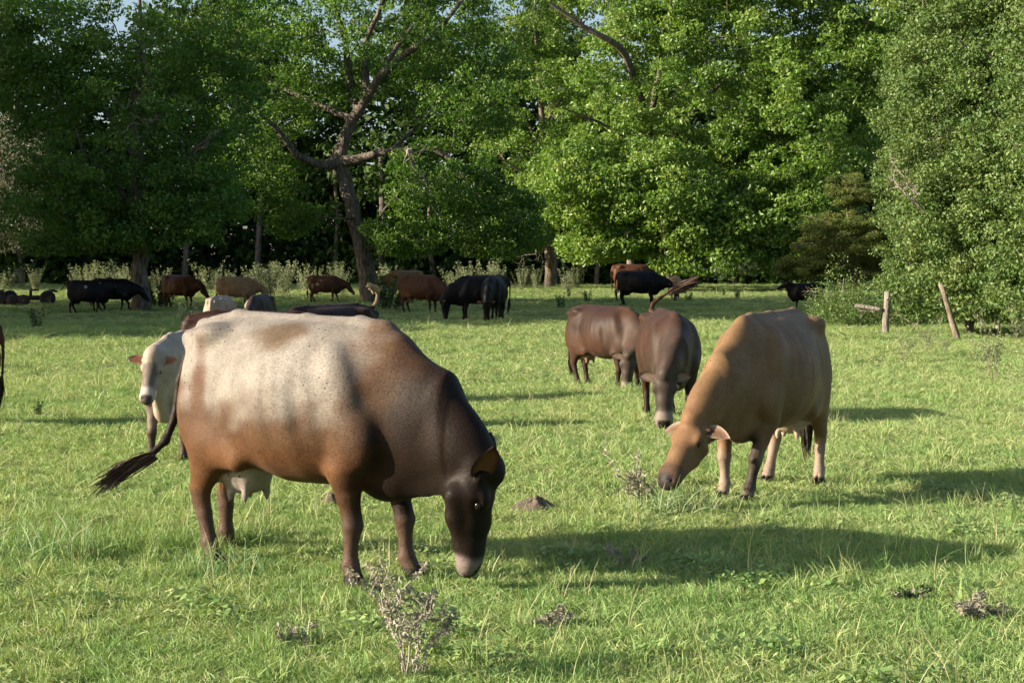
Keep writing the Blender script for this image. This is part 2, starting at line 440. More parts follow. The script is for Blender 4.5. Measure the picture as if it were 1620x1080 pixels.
    rg = np.random.default_rng(int(abs(pos[0]) * 1000 + abs(pos[1]) * 77))
    ns = 300 if h < .02 else 90
    VV, FF = [], []
    up = np.cross(d, (0, 1, 0)); up /= np.linalg.norm(up); sdv = np.cross(d, up)
    for i in range(ns):
        s0 = rg.uniform(0, .16); p = b - d * s0
        off = rg.normal(0, .021, 2); L = rg.uniform(.14, .30) * switch_len
        gr = np.array((0, 0, -1.0)) * rg.uniform(0.0, .10)
        di = d + up * off[0] * 6 + sdv * off[1] * 6
        w = rg.uniform(.0035, .007) * (1.0 if h < .0135 else 2.2); wv = rg.normal(0, 1, 3); wv -= d * wv.dot(d); wv /= np.linalg.norm(wv)
        q0 = p + up * off[0] * .6 + sdv * off[1] * .6; base = len(VV)
        for t in (0, .4, .75, 1):
            q = q0 + di * L * t + gr * t * t - (up * off[0] + sdv * off[1]) * 1.6 * t * t
            ww = w * (1 - .8 * t); VV += [q - wv * ww, q + wv * ww]
        for t in range(3): FF.append((base + 2 * t, base + 2 * t + 1, base + 2 * t + 3, base + 2 * t + 2))
    hm = mesh_np('tail_switch', np.array(VV) * scale, np.array(FF), True)
    sw = link('tail_switch', hm, mat_switch(switch), o)
    return o
_sw = {}
def mat_switch(c):
    if c not in _sw: _sw[c] = mat_plain('tail_hair', c, 0.6, 0.4, 60, 0)
    return _sw[c]

# ---- coats
def ss(a, b, x): t = np.clip((x - a) / (b - a), 0, 1); return t * t * (3 - 2 * t)
def lerp(C, c, w): return C + (np.array(c, float) - C) * w[:, None]
def vnoise(V, s, seed=0):
    "cheap smooth noise from summed sines, about -1..1"
    g = np.random.default_rng(seed); o = np.zeros(len(V))
    for i in range(7):
        k = g.normal(0, 1, 3) * s * (1 + .5 * i); o += np.sin(V @ k + g.uniform(0, 6.3)) / (1 + .4 * i)
    return o / 3
def coat_fn(base, dark=None, neck_dark=0.8, leg=None, belly=None, muzzle=(.5, .42, .36), muzzle_w=.9, saddle_or_sun=None, udder=(.62, .46, .38), tail=None, patches=None,
            inner_ear=(.30, .12, .06), lower=None, forehead=None, seed=0, nose=(.05, .04, .04), dark_from=-.2, muzzle_s=.37, patch_soft=.2, saddle_or_sun_front=.66):
    dark = dark or base
    def fn(V, I):
        C = np.tile(np.array(base, float), (len(V), 1))
        nz = vnoise(V, 3.0, seed); nf = vnoise(V, 11.0, seed + 5)
        x, y, z = V.T
        if saddle_or_sun is not None: C = lerp(C, saddle_or_sun, ss(.74, 1.06, z + .12 * nz + .09 * nf - .06 * np.abs(x)) * ss(saddle_or_sun_front, saddle_or_sun_front - .3, x + .12 * nz + .08 * nf))
        if belly is not None: C = lerp(C, belly, ss(.78, .56, z + .05 * nz) * ss(-.7, -.4, x))
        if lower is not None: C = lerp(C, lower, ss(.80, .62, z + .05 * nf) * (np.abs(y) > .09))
        N = I['neck']; a, b = N[0, :3], N[-1, :3]; d = b - a; L2 = d.dot(d)
        t = ((V - a) @ d) / L2
        C = lerp(C, dark, neck_dark * ss(dark_from, dark_from + .4, t + .10 * nz + .05 * nf) * (x > .25))
        P = V - I['poll']; s = (P @ I['f']) / I['HL']; la = (P @ I['l']) / I['HL']; uu = (P @ I['u']) / I['HL']
        hd = (s > -.16) & (s < .7) & (np.abs(la) < .38) & (uu > -.34) & (uu < .2)
        C = lerp(C, dark, hd * ss(-.14, -.02, s))
        if forehead is not None: C = lerp(C, forehead, hd * ss(.26, .18, s + .04 * nf) * ss(.10, .03, np.abs(la)) * (uu > -.08))
        C = lerp(C, muzzle, muzzle_w * hd * ss(muzzle_s, muzzle_s + .045, s + .012 * nf) * (np.abs(la) < .14))
        C = lerp(C, nose, hd * ss(.47, .495, s) * (uu > -.085) * ss(.075, .055, np.abs(la)))
        ear = hd & (np.abs(la) > .135) & (s < .18)
        C = lerp(C, inner_ear, .6 * (ear & (uu > -.055)) * ss(.13, .19, np.abs(la)) * ss(.31, .26, np.abs(la)))
        if leg is not None: C = lerp(C, leg, ss(.42, .28, z + .04 * nf) * (np.abs(y) < .5) * (~hd))
        ud = ((x + .49) / .21) ** 2 + (y / .16) ** 2 + ((z - .48) / .19) ** 2
        C = lerp(C, udder, ss(1.15, .85, ud) * (z < .66))
        if tail is not None:
            T = I['tail']; dm = np.full(len(V), 9.0)
            for p, q in zip(T[1:-1], T[2:]):
                e = q - p; tt = np.clip(((V - p) @ e) / e.dot(e), 0, 1); dm = np.minimum(dm, np.linalg.norm(V - p - tt[:, None] * e, axis=1))
            C = lerp(C, tail, ss(.06, .045, dm))
        if patches:
            for (c, r, colr) in patches:
                q = np.sqrt((((V - np.array(c)) / np.array(r)) ** 2).sum(1)) + patch_soft * (.35 * nz + .25 * nf)
                C = lerp(C, colr, ss(1.0 + .35 * patch_soft, .95 - .55 * patch_soft, q))
        C = lerp(C, (.045, .035, .03), ss(.07, .05, z + .012 * nf) * (~hd))
        return np.clip(C * (1 + .06 * nf[:, None]), .004, .95)
    return fn
# ================================================================ pasture
def mat_ground():
    N = Nodes('pasture_ground')
    n1 = N.noise(0.35, 5, 0.6); n2 = N.noise(9, 5, 0.7); n3 = N.noise(60, 3, 0.7)
    a = N.ramp(n1.outputs['Fac'], [(0.35, (0.10, 0.15, 0.045)), (0.65, (0.17, 0.205, 0.08))])
    b = N.ramp(n2.outputs['Fac'], [(0.38, (0.65, 0.65, 0.6)), (0.62, (1.2, 1.15, 1.1))])
    c = N.mix(a.outputs[0], b.outputs[0], 1.0, 'MULTIPLY')
    d = N.ramp(n3.outputs['Fac'], [(0.4, (0, 0, 0)), (0.62, (1, 1, 1))])
    c2 = N.mix(c, (0.13, 0.11, 0.06), d.outputs[0])
    N.l(N.mix(c, c2, 0.4), N.b.inputs['Base Color'])
    N.b.inputs['Roughness'].default_value = 0.9; N.b.inputs['Specular IOR Level'].default_value = 0.15
    N.bump(n2.outputs['Fac'], 0.9, 0.06)
    return N.m
def axis_grid(a, b, fine0, fine1, step, grow=1.18):
    v = list(np.arange(fine0, fine1 + 1e-6, step)); s = step; x = fine1
    while x < b: s *= grow; x += s; v.append(x)
    s = step; x = fine0; left = []
    while x > a: s *= grow; x -= s; left.append(x)
    return np.array(left[::-1] + v)
gx = axis_grid(-420, 420, -24, 24, 0.4); gy = axis_grid(-300, 620, 0, 60, 0.4)
GX, GY = np.meshgrid(gx, gy, indexing='ij')
GV = np.stack([GX, GY, gz(GX, GY)], -1).reshape(-1, 3)
ny = len(gy); ii, jj = np.meshgrid(np.arange(len(gx) - 1), np.arange(ny - 1), indexing='ij')
q = (ii * ny + jj).ravel()
ground = link('pasture', mesh_np('pasture', GV, np.stack([q, q + ny, q + ny + 1, q + 1], 1), True), mat_ground())
tag(ground, kind='structure')

def field_noise(x, y, s, seed):
    g = np.random.default_rng(seed); o = 0
    for i in range(8):
        k = g.normal(0, 1, 2) * s * (1 + .35 * i); o = o + np.sin(x * k[0] + y * k[1] + g.uniform(0, 6.3)) / (1 + .3 * i)
    return o / 3.2

# ---- grass
def mat_leafy(name, ramp, instancer=None, vattr='col', trans=0.35, rough=0.55, gloss=0.25):
    "leaf or blade: diffuse, translucent and a little gloss; ramp is a list of colours looked up by a random value"
    N = Nodes(name)
    a = N.n('ShaderNodeAttribute', attribute_name=vattr)
    fac = a.outputs['Fac']
    if instancer:
        b = N.n('ShaderNodeAttribute', attribute_name=instancer); b.attribute_type = 'INSTANCER'
        m = N.n('ShaderNodeMath', operation='MULTIPLY_ADD'); N.l(a.outputs['Fac'], m.inputs[0]); m.inputs[1].default_value = 0.45
        N.l(b.outputs['Fac'], m.inputs[2]); fac = m.outputs[0]
    k = len(ramp) - 1
    r = N.ramp(fac, [(i / k, c) for i, c in enumerate(ramp)])
    N.l(r.outputs[0], N.b.inputs['Base Color'])
    N.b.inputs['Roughness'].default_value = rough; N.b.inputs['Specular IOR Level'].default_value = gloss
    tr = N.n('ShaderNodeBsdfTranslucent'); N.l(N.mix(r.outputs[0], (1.0, 1.0, 0.45), 1.0, 'MULTIPLY'), tr.inputs['Color'])
    mx = N.n('ShaderNodeMixShader'); mx.inputs[0].default_value = trans
    N.l(N.b.outputs[0], mx.inputs[1]); N.l(tr.outputs[0], mx.inputs[2]); N.l(mx.outputs[0], N.o.inputs['Surface'])
    return N.m
M_GRASS = mat_leafy('grass_blade', [(0.05, 0.15, 0.036), (0.112, 0.245, 0.066), (0.215, 0.345, 0.108), (0.335, 0.41, 0.165), (0.46, 0.45, 0.25)], instancer='tint', trans=0.3, gloss=0.3)

def strips(paths, widths, colors):
    "ribbons: paths (n,k,3), widths (n,k), one colour value each"
    n, k, _ = paths.shape
    t = paths[:, -1] - paths[:, 0]
    side = np.cross(t, np.random.default_rng(3).normal(0, 1, (n, 3)) * (1, 1, .1)); side /= np.linalg.norm(side, axis=1)[:, None] + 1e-9
    L = paths - side[:, None] * widths[..., None] * .5; Rr = paths + side[:, None] * widths[..., None] * .5
    V = np.stack([L, Rr], 2).reshape(-1, 3)
    b = (np.arange(n) * 2 * k)[:, None] + (np.arange(k - 1) * 2)[None]
    F = np.stack([b, b + 1, b + 3, b + 2], -1).reshape(-1, 4)
    return V, F, np.repeat(colors, 2 * k)
def clump(seed, n, rad, h0, h1, w, lean=.45, dry=.05):
    g = np.random.default_rng(seed)
    a = g.uniform(0, 6.28, n); r = rad * np.sqrt(g.uniform(0, 1, n)); base = np.stack([r * np.cos(a), r * np.sin(a), np.full(n, -.012)], 1)
    h = g.uniform(h0, h1, n); la = g.uniform(0, 6.28, n); ln = g.gamma(2, lean / 2, n).clip(0, 1.2)
    d = np.stack([np.cos(la), np.sin(la), np.zeros(n)], 1)
    P = []
    for t in (0, .35, .7, 1):
        up = h * (t - .25 * ln * t * t); P.append(base + d * (h * ln * t ** 1.8)[:, None] + np.stack([np.zeros(n), np.zeros(n), up], 1))
    P = np.stack(P, 1); W = (w * g.uniform(.6, 1.3, n))[:, None] * np.array([.8, 1, .7, .12])[None]
    c = g.uniform(0, 1, n) * .9; c[g.uniform(0, 1, n) < dry] = 1.6
    return strips(P, W, c)
def clover(seed, n, rad):
    g = np.random.default_rng(seed); a = g.uniform(0, 6.28, n); r = rad * np.sqrt(g.uniform(0, 1, n)); h = g.uniform(.02, .085, n) * (1.1 - (r / rad) ** 2 * .6)
    c = np.stack([r * np.cos(a), r * np.sin(a), h], 1); V = []; F = []
    s = g.uniform(.010, .020, n)
    for k in range(n):
        th = g.uniform(0, 6.28); u = np.array([math.cos(th), math.sin(th), g.normal(0, .35)]); v = np.array([-math.sin(th), math.cos(th), g.normal(0, .35)])
        b = len(V); V += [c[k] - u * s[k], c[k] + v * s[k] * .7, c[k] + u * s[k], c[k] - v * s[k] * .7]; F.append((b, b + 1, b + 2, b + 3))
    return np.array(V), np.array(F), np.repeat(g.uniform(0, .6, n), 4)
proto_col = bpy.data.collections.new('grass_kinds')
def proto(name, VFC):
    me = mesh_np(name, VFC[0], VFC[1]); vcol(me, np.repeat(VFC[2][:, None], 3, 1)); me.materials.append(M_GRASS)
    o = bpy.data.objects.new(name, me); proto_col.objects.link(o); return o
for i in range(5): proto('a%d' % i, clump(10 + i, 52, .085, .02, .065, .0042, .8, .08))     # 0-4 grazed turf
for i in range(3): proto('b%d' % i, clump(30 + i, 34, .07, .06, .17, .0046, .5, .06))       # 5-7 taller tufts
for i in range(2): proto('c%d' % i, clover(50 + i, 42, .11))                                 # 8-9 clover and low weeds
proto('d0', clump(60, 9, .06, .10, .28, .0030, .30, .8))                                    # 10 dry straw stalks

# patch of longer grass, grazing lawns: one field decides length and hue
def scatter(d0, d1, dens, smul, seed):
    g = np.random.default_rng(seed)
    area = (d1 - d0) * (2 * (.36 * (d0 + d1) / 2 + .9)); n = int(area * dens)
    dd = np.sqrt(g.uniform(d0 ** 2, d1 ** 2, n)); xx = g.uniform(-1, 1, n) * (.36 * dd + .9)
    big = field_noise(xx, dd, .55, 4); mid = field_noise(xx, dd, 2.1, 5); fine = field_noise(xx, dd, 7, 6)
    tall = ss(.25, .9, big + .45 * mid + .9 * np.exp(-((xx + 2.6) / 1.6) ** 2 - ((dd - 9.6) / 1.8) ** 2) - .25)
    idx = g.integers(0, 5, n); u = g.uniform(0, 1, n)
    idx = np.where(u < .02 + .42 * tall, g.integers(5, 8, n), idx)
    cl = ss(.35, .75, mid + .5 * fine) * (1 - tall)
    idx = np.where(g.uniform(0, 1, n) < (.22 * cl * ss(16, 10, dd)), g.integers(8, 10, n), idx)
    idx = np.where(g.uniform(0, 1, n) < .006 + .012 * (fine > .6), 10, idx)
    tint = np.clip(.43 + .10 * big + .16 * mid + .10 * fine - .20 * tall - .12 * cl + g.normal(0, .07, n), 0, 1)
    sc = smul(dd) * g.uniform(.7, 1.3, n) * (1 + .25 * mid)
    return np.stack([xx, dd, gz(xx, dd)], 1), idx, tint, sc, g.uniform(0, 6.28, n), g.normal(0, .14, (n, 2))
parts = [scatter(4.5, 12, 330, lambda d: .95 + 0 * d, 1), scatter(12, 24, 130, lambda d: .8 + d * .032, 2), scatter(24, 48, 30, lambda d: 1.0 + d * .037, 3), scatter(48, 112, 5.0, lambda d: 1.8 + d * .026, 4)]
GP = [np.concatenate([p[i] for p in parts]) for i in range(6)]
gm = bpy.data.meshes.new('grass'); gm.vertices.add(len(GP[0])); gm.vertices.foreach_set('co', GP[0].astype(np.float32).ravel())
def fattr(me, nm, typ, arr):
    a = me.attributes.new(nm, typ, 'POINT'); a.data.foreach_set('vector' if typ == 'FLOAT_VECTOR' else 'value', np.ascontiguousarray(arr).ravel())
fattr(gm, 'kind_index', 'INT', GP[1].astype(np.int32)); fattr(gm, 'tint', 'FLOAT', GP[2].astype(np.float32)); fattr(gm, 'size', 'FLOAT_VECTOR', np.stack([GP[3], GP[3], GP[3] ** .28], 1).astype(np.float32))
fattr(gm, 'turn', 'FLOAT_VECTOR', np.stack([GP[5][:, 0], GP[5][:, 1], GP[4]], 1).astype(np.float32))
grass = link('grass', gm)
tag(grass, 'grazed green pasture grass with taller tufts and clover', 'grass', kind='stuff')
ng = bpy.data.node_groups.new('grass_scatter', 'GeometryNodeTree')
ng.interface.new_socket('Geometry', in_out='INPUT', socket_type='NodeSocketGeometry'); ng.interface.new_socket('Geometry', in_out='OUTPUT', socket_type='NodeSocketGeometry')
gi, go = ng.nodes.new('NodeGroupInput'), ng.nodes.new('NodeGroupOutput')
iop = ng.nodes.new('GeometryNodeInstanceOnPoints'); ci = ng.nodes.new('GeometryNodeCollectionInfo')
ci.inputs['Collection'].default_value = proto_col; ci.inputs['Separate Children'].default_value = True; ci.inputs['Reset Children'].default_value = True
def named(nm, typ):
    x = ng.nodes.new('GeometryNodeInputNamedAttribute'); x.data_type = typ; x.inputs['Name'].default_value = nm; return x.outputs[0]
iop.inputs['Pick Instance'].default_value = True
e2r = ng.nodes.new('FunctionNodeEulerToRotation')
ng.links.new(gi.outputs[0], iop.inputs['Points']); ng.links.new(ci.outputs[0], iop.inputs['Instance'])
ng.links.new(named('kind_index', 'INT'), iop.inputs['Instance Index']); ng.links.new(named('size', 'FLOAT_VECTOR'), iop.inputs['Scale'])
ng.links.new(named('turn', 'FLOAT_VECTOR'), e2r.inputs[0]); ng.links.new(e2r.outputs[0], iop.inputs['Rotation'])
ng.links.new(iop.outputs[0], go.inputs[0])
md = grass.modifiers.new('scatter', 'NODES'); md.node_group = ng
# ================================================================ trees
def mat_bark(name, c0, c1):
    N = Nodes(name)
    n1 = N.noise(1.0, 5, 0.7, vec_scale=(14, 14, 2.2)); n2 = N.noise(2.5, 4, 0.6)
    a = N.ramp(n1.outputs['Fac'], [(0.36, c0), (0.62, c1)])
    b = N.ramp(n2.outputs['Fac'], [(0.3, (0.7, 0.7, 0.7)), (0.7, (1.15, 1.15, 1.15))])
    N.l(N.mix(a.outputs[0], b.outputs[0], 1.0, 'MULTIPLY'), N.b.inputs['Base Color'])
    N.b.inputs['Roughness'].default_value = 0.9; N.b.inputs['Specular IOR Level'].default_value = 0.2
    N.bump(n1.outputs['Fac'], 1.0, 0.06)
    return N.m
M_BARK = mat_bark('furrowed_bark', (0.045, 0.036, 0.028), (0.23, 0.195, 0.16))
M_BARK_PALE = mat_bark('pale_bark', (0.10, 0.08, 0.06), (0.33, 0.28, 0.22))
M_DEAD = mat_bark('dead_wood', (0.18, 0.15, 0.125), (0.42, 0.37, 0.31))

class Wood:
    def __init__(s, seed):
        s.P = []; s.par = []; s.fix = []; s.g = np.random.default_rng(seed); s.cost = []; s.rmin = .01
    def add(s, p, par, fix=0.0):
        s.P.append(np.array(p, float)); s.par.append(par); s.fix.append(fix)
        s.cost.append(0 if par < 0 else s.cost[par] + np.linalg.norm(s.P[-1] - s.P[par])); return len(s.P) - 1
    def limb(s, pts, start=-1, step=.45, wob=.05):
        "pts: (x,y,z,r); the first point is tied to node `start`"
        cur = start if start >= 0 else s.add(pts[0][:3], -1, pts[0][3])
        A = np.array(pts, float)
        # Catmull-Rom through the points
        E = np.vstack([2 * A[0] - A[1], A, 2 * A[-1] - A[-2]])
        for i in range(1, len(E) - 2):
            n = max(1, int(np.linalg.norm(E[i + 1][:3] - E[i][:3]) / step))
            for k in range(1, n + 1):
                t = k / n
                q = .5 * ((2 * E[i]) + (-E[i - 1] + E[i + 1]) * t + (2 * E[i - 1] - 5 * E[i] + 4 * E[i + 1] - E[i + 2]) * t * t + (-E[i - 1] + 3 * E[i] - 3 * E[i + 1] + E[i + 2]) * t ** 3)
                q[:3] += s.g.normal(0, wob * max(q[3], 3 * s.rmin) * 2, 3) * (0 if k == n and i == len(E) - 3 else 1)
                cur = s.add(q[:3], cur, max(q[3], s.rmin))
        return cur
    def nearest(s, p): return int(np.argmin([np.linalg.norm(np.array(q) - np.array(p)) for q in s.P]))
    def reach(s, targets, wpath=.22, jit=.10, droop=.06):
        "grow twigs to every target from the cheapest wood there is"
        T = np.asarray(targets); g = s.g
        d0 = np.min(np.linalg.norm(T[:, None] - np.array(s.P)[None], axis=2), axis=1)
        ends = []
        cap = 60000; buf = np.zeros((cap, 3)); cst = np.zeros(cap); n = len(s.P); buf[:n] = s.P; cst[:n] = s.cost
        for ti in np.argsort(d0):
            p = T[ti]
            d = np.linalg.norm(buf[:n] - p, axis=1)
            j = int(np.argmin(d + wpath * cst[:n] + np.where(d < .12, .5, 0)))
            L = d[j]; k = max(1, int(L / .55)); a = s.P[j]; cur = j
            for i in range(1, k + 1):
                t = i / k; q = a + (p - a) * t
                if i < k: q = q + g.normal(0, jit * L / k, 3) + np.array((0, 0, droop * L * math.sin(math.pi * t)))
                cur = s.add(q, cur); buf[n] = q; cst[n] = s.cost[cur]; n += 1
            ends.append(cur)
        return ends
    def mesh(s, tip=.009, exp=2.35, sides=6, rmax=9):
        P = np.array(s.P); par = np.array(s.par); n = len(P); acc = np.zeros(n); kids = np.zeros(n, int)
        r = np.zeros(n)
        for i in range(n - 1, -1, -1):
            r[i] = max(tip, acc[i] ** (1 / exp)) if s.fix[i] == 0 else s.fix[i]
            r[i] = min(r[i], rmax)
            if par[i] >= 0 and s.fix[i] == 0: acc[par[i]] += r[i] ** exp
        # rings at each node, frusta along each edge
        e = np.nonzero(par >= 0)[0]; a, b = P[par[e]], P[e]
        ra = np.minimum(r[par[e]], np.where(np.array(s.fix)[e] > 0, 9, r[e] * 1.35)); rb = r[e]
        d = b - a; d /= np.linalg.norm(d, axis=1)[:, None] + 1e-9
        ref = np.where(np.abs(d[:, 2:3]) > .9, np.array([[1., 0, 0]]), np.array([[0, 0, 1.]]))
        u = np.cross(d, ref); u /= np.linalg.norm(u, axis=1)[:, None]; v = np.cross(d, u)
        th = np.arange(sides) / sides * 2 * np.pi
        ring = u[:, None] * np.cos(th)[None, :, None] + v[:, None] * np.sin(th)[None, :, None]
        A = a[:, None] + ring * ra[:, None, None]; B = (b + d * rb[:, None] * .25)[:, None] + ring * rb[:, None, None]
        V = np.concatenate([A, B], 1).reshape(-1, 3)
        o = (np.arange(len(e)) * 2 * sides)[:, None]; k = np.arange(sides); k2 = (k + 1) % sides
        F = np.stack([o + k, o + k2, o + sides + k2, o + sides + k], -1).reshape(-1, 4)
        return V, F

def leaves(centers, n_each, spread, size, g, up=.25, aspect=.55, flat=.5, droop=0.0, clumpvar=.35):
    "folded leaf blades scattered round the centres; returns V, F(tris), colour value"
    C = np.repeat(np.asarray(centers), n_each, 0); n = len(C)
    off = g.normal(0, 1, (n, 3)); off /= (np.linalg.norm(off, axis=1) ** .55)[:, None] + 1e-6
    off *= np.array([spread, spread, spread * flat]) * .62
    off[:, 2] -= droop * np.abs(g.normal(0, 1, n)) * spread
    p = C + off
    nr = g.normal(0, 1, (n, 3)); nr /= np.linalg.norm(nr, axis=1)[:, None]; nr = nr + np.array((0, 0, up)) + off / spread * .5; nr /= np.linalg.norm(nr, axis=1)[:, None]
    t = np.cross(nr, g.normal(0, 1, (n, 3))); t /= np.linalg.norm(t, axis=1)[:, None]
    if droop: t = t + np.array((0, 0, -1.2 * min(1, droop * 2))); t /= np.linalg.norm(t, axis=1)[:, None]; nr = np.cross(t, g.normal(0, 1, (n, 3))); nr /= np.linalg.norm(nr, axis=1)[:, None]
    s = np.cross(nr, t)
    L = size * g.uniform(.65, 1.35, n)[:, None]; W = L * aspect * .5
    fold = nr * L * .10
    V = np.stack([p - t * L * .5, p - t * L * .05 + s * W + fold, p + t * L * .5 - nr * L * .08, p - t * L * .05 - s * W + fold], 1).reshape(-1, 3)
    b = np.arange(n)[:, None] * 4
    F = np.concatenate([b + np.array([[0, 1, 2]]), b + np.array([[0, 2, 3]])], 1).reshape(-1, 3)
    cv = np.repeat(g.normal(0, clumpvar * .5, len(centers)), n_each)
    c = np.clip(.5 + cv + g.normal(0, .16, n), 0, 1)
    return V, F, np.repeat(c, 4)
def lobe_points(lobes, g):
    out = []
    for (c, r, n, hollow) in lobes:
        d = g.normal(0, 1, (n, 3)); d /= np.linalg.norm(d, axis=1)[:, None]
        rad = g.uniform(hollow ** 3, 1, n) ** (1 / 3)
        out.append(np.array(c) + d * rad[:, None] * np.array(r))
    return np.concatenate(out)
def make_tree(name, label, base, wood, targets, leaf_mat, bark, n_leaf=70, spread=.6, size=.15, seed=0, group=None, tip=.009, aspect=.55, flat=.55, droop=0.0, up=.25, sides=6, cat='tree', floor=None, rmax=9):
    g = np.random.default_rng(seed + 900)
    ends = wood.reach(targets)
    V, F = wood.mesh(tip=tip, sides=sides, rmax=rmax)
    b = np.array(base)
    root = link(name, None); root.location = base
    link('trunk', mesh_np('trunk', V - b, F, True), bark, root)
    E = np.array([wood.P[i] for i in ends])
    LV, LF, LC = leaves(E, n_leaf, spread, size, g, aspect=aspect, flat=flat, droop=droop, up=up)
    if floor is not None:
        keep = (LV.reshape(-1, 4, 3)[:, :, 2].min(1) > floor)
        k4 = np.repeat(keep, 4); LV = LV[k4]; LC = LC[k4]; nn = keep.sum(); bb = np.arange(nn)[:, None] * 4
        LF = np.concatenate([bb + np.array([[0, 1, 2]]), bb + np.array([[0, 2, 3]])], 1).reshape(-1, 3)
    me = mesh_np('crown', LV - b, LF); vcol(me, np.repeat(LC[:, None], 3, 1))
    link('crown', me, leaf_mat, root)
    tag(root, label, cat, group)
    return root
M_LEAF_A = mat_leafy('pecan_leaf', [(0.045, 0.11, 0.016), (0.075, 0.17, 0.026), (0.12, 0.235, 0.04), (0.18, 0.28, 0.055)], trans=0.45, rough=0.45, gloss=0.4)
M_LEAF_B = mat_leafy('oak_leaf', [(0.085, 0.17, 0.030), (0.13, 0.245, 0.045), (0.19, 0.31, 0.065), (0.26, 0.35, 0.09)], trans=0.45, rough=0.42, gloss=0.45)
M_LEAF_E = mat_leafy('elm_leaf', [(0.06, 0.12, 0.030), (0.095, 0.17, 0.042), (0.135, 0.21, 0.055), (0.19, 0.25, 0.08)], trans=0.3, rough=0.5, gloss=0.4)
M_LEAF_J = mat_leafy('juniper_leaf', [(0.055, 0.09, 0.02), (0.09, 0.13, 0.028), (0.135, 0.17, 0.036), (0.185, 0.20, 0.05)], trans=0.15, rough=0.6, gloss=0.2)
M_LEAF_W = mat_leafy('grey_leaf', [(0.09, 0.115, 0.065), (0.14, 0.16, 0.10), (0.20, 0.21, 0.14), (0.26, 0.26, 0.19)], trans=0.2, rough=0.7, gloss=0.2)
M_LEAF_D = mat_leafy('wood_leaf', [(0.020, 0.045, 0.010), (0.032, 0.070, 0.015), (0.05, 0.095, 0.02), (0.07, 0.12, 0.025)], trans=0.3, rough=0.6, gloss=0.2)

def P4(px, py, d, r): v = at(px, py, d); return (v.x, v.y, v.z, r)
def LB(px, py, d, rx, ry, rz, n, hollow=.35): v = at(px, py, d); return ((v.x, v.y, v.z), (rx, ry, rz), n, hollow)

# -- leaning pecan left of the middle
b = ground_at(590, 478); D2 = b.y
w = Wood(2)
w.limb([(b.x, b.y, b.z - .25, .46), P4(583, 440, D2, .37), P4(565, 360, D2, .32), P4(547, 290, D2, .30), P4(538, 255, D2, .30)], step=.35)
k = w.nearest(at(536, 255, D2))
w.limb([P4(536, 255, D2, .27), P4(556, 195, D2, .23), P4(580, 155, D2 - .5, .2), P4(600, 125, D2 - 1, .16), P4(640, 88, D2 - 1.5, .15), P4(690, 50, D2 - 2, .1), P4(740, -10, D2 - 2, .06)], k)
j = w.nearest(at(580, 155, D2 - .5)); w.limb([P4(580, 155, D2 - .5, .2), P4(577, 110, D2 + .5, .16), P4(580, 60, D2 + 1, .12), P4(606, 0, D2 + 1, .09), P4(600, -90, D2 + 1, .05)], j)
j = w.nearest(at(566, 180, D2)); w.limb([P4(566, 180, D2, .2), P4(552, 120, D2, .16), P4(545, 60, D2 - 1, .12), P4(520, -20, D2 - 1.5, .08), P4(490, -110, D2 - 1.5, .05)], j)
j = w.nearest(at(600, 125, D2 - 1)); w.limb([P4(600, 125, D2 - 1, .12), P4(630, 70, D2 + 1, .10), P4(668, 20, D2 + 2, .07), P4(700, -60, D2 + 2, .04)], j)
w.limb([P4(536, 262, D2, .22), P4(510, 262, D2 - .5, .19), P4(470, 245, D2 - 1, .15), P4(440, 205, D2 - 1.5, .10), P4(390, 165, D2 - 2, .06)], k)
w.limb([P4(540, 258, D2, .24), P4(575, 250, D2 - .5, .18), P4(620, 238, D2 - 1, .13), P4(690, 238, D2 - 2, .11), P4(730, 275, D2 - 2.5, .08), P4(760, 310, D2 - 2.5, .05)], k)
j = w.nearest(at(560, 190, D2)); w.limb([P4(560, 190, D2, .14), P4(500, 165, D2 + 1.5, .1), P4(440, 135, D2 + 2.5, .08), P4(380, 95, D2 + 3, .05)], j)
j = w.nearest(at(620, 238, D2 - 1)); w.limb([P4(620, 238, D2 - 1, .09), P4(660, 200, D2 + 1, .08), P4(710, 150, D2 + 2, .06), P4(770, 110, D2 + 2, .04)], j)
g = np.random.default_rng(21)
T = lobe_points([LB(600, 30, D2, 5.5, 4.5, 3.2, 200, .4), LB(430, 120, D2, 3.0, 3.6, 3.0, 130), LB(730, 130, D2 - 1, 2.6, 3.6, 2.6, 120), LB(700, 290, D2 - 2, 2.3, 2.4, 1.7, 90), LB(790, 350, D2 - 1, 2.0, 2.2, 1.5, 90), LB(650, 370, D2 - 1, 1.7, 2.2, .9, 45), LB(400, 280, D2, 2.0, 2.6, 1.7, 80), LB(460, 345, D2 + 1, 1.1, 1.6, .8, 30), LB(600, -170, D2, 6.5, 5.5, 3.5, 170)], g)
make_tree('pecan_tree', 'large dark pecan tree with a leaning furrowed trunk and forked limbs', b, w, T, M_LEAF_A, M_BARK, 95, .62, .155, 2, 'trees along the pasture edge', sides=8, floor=1.9)

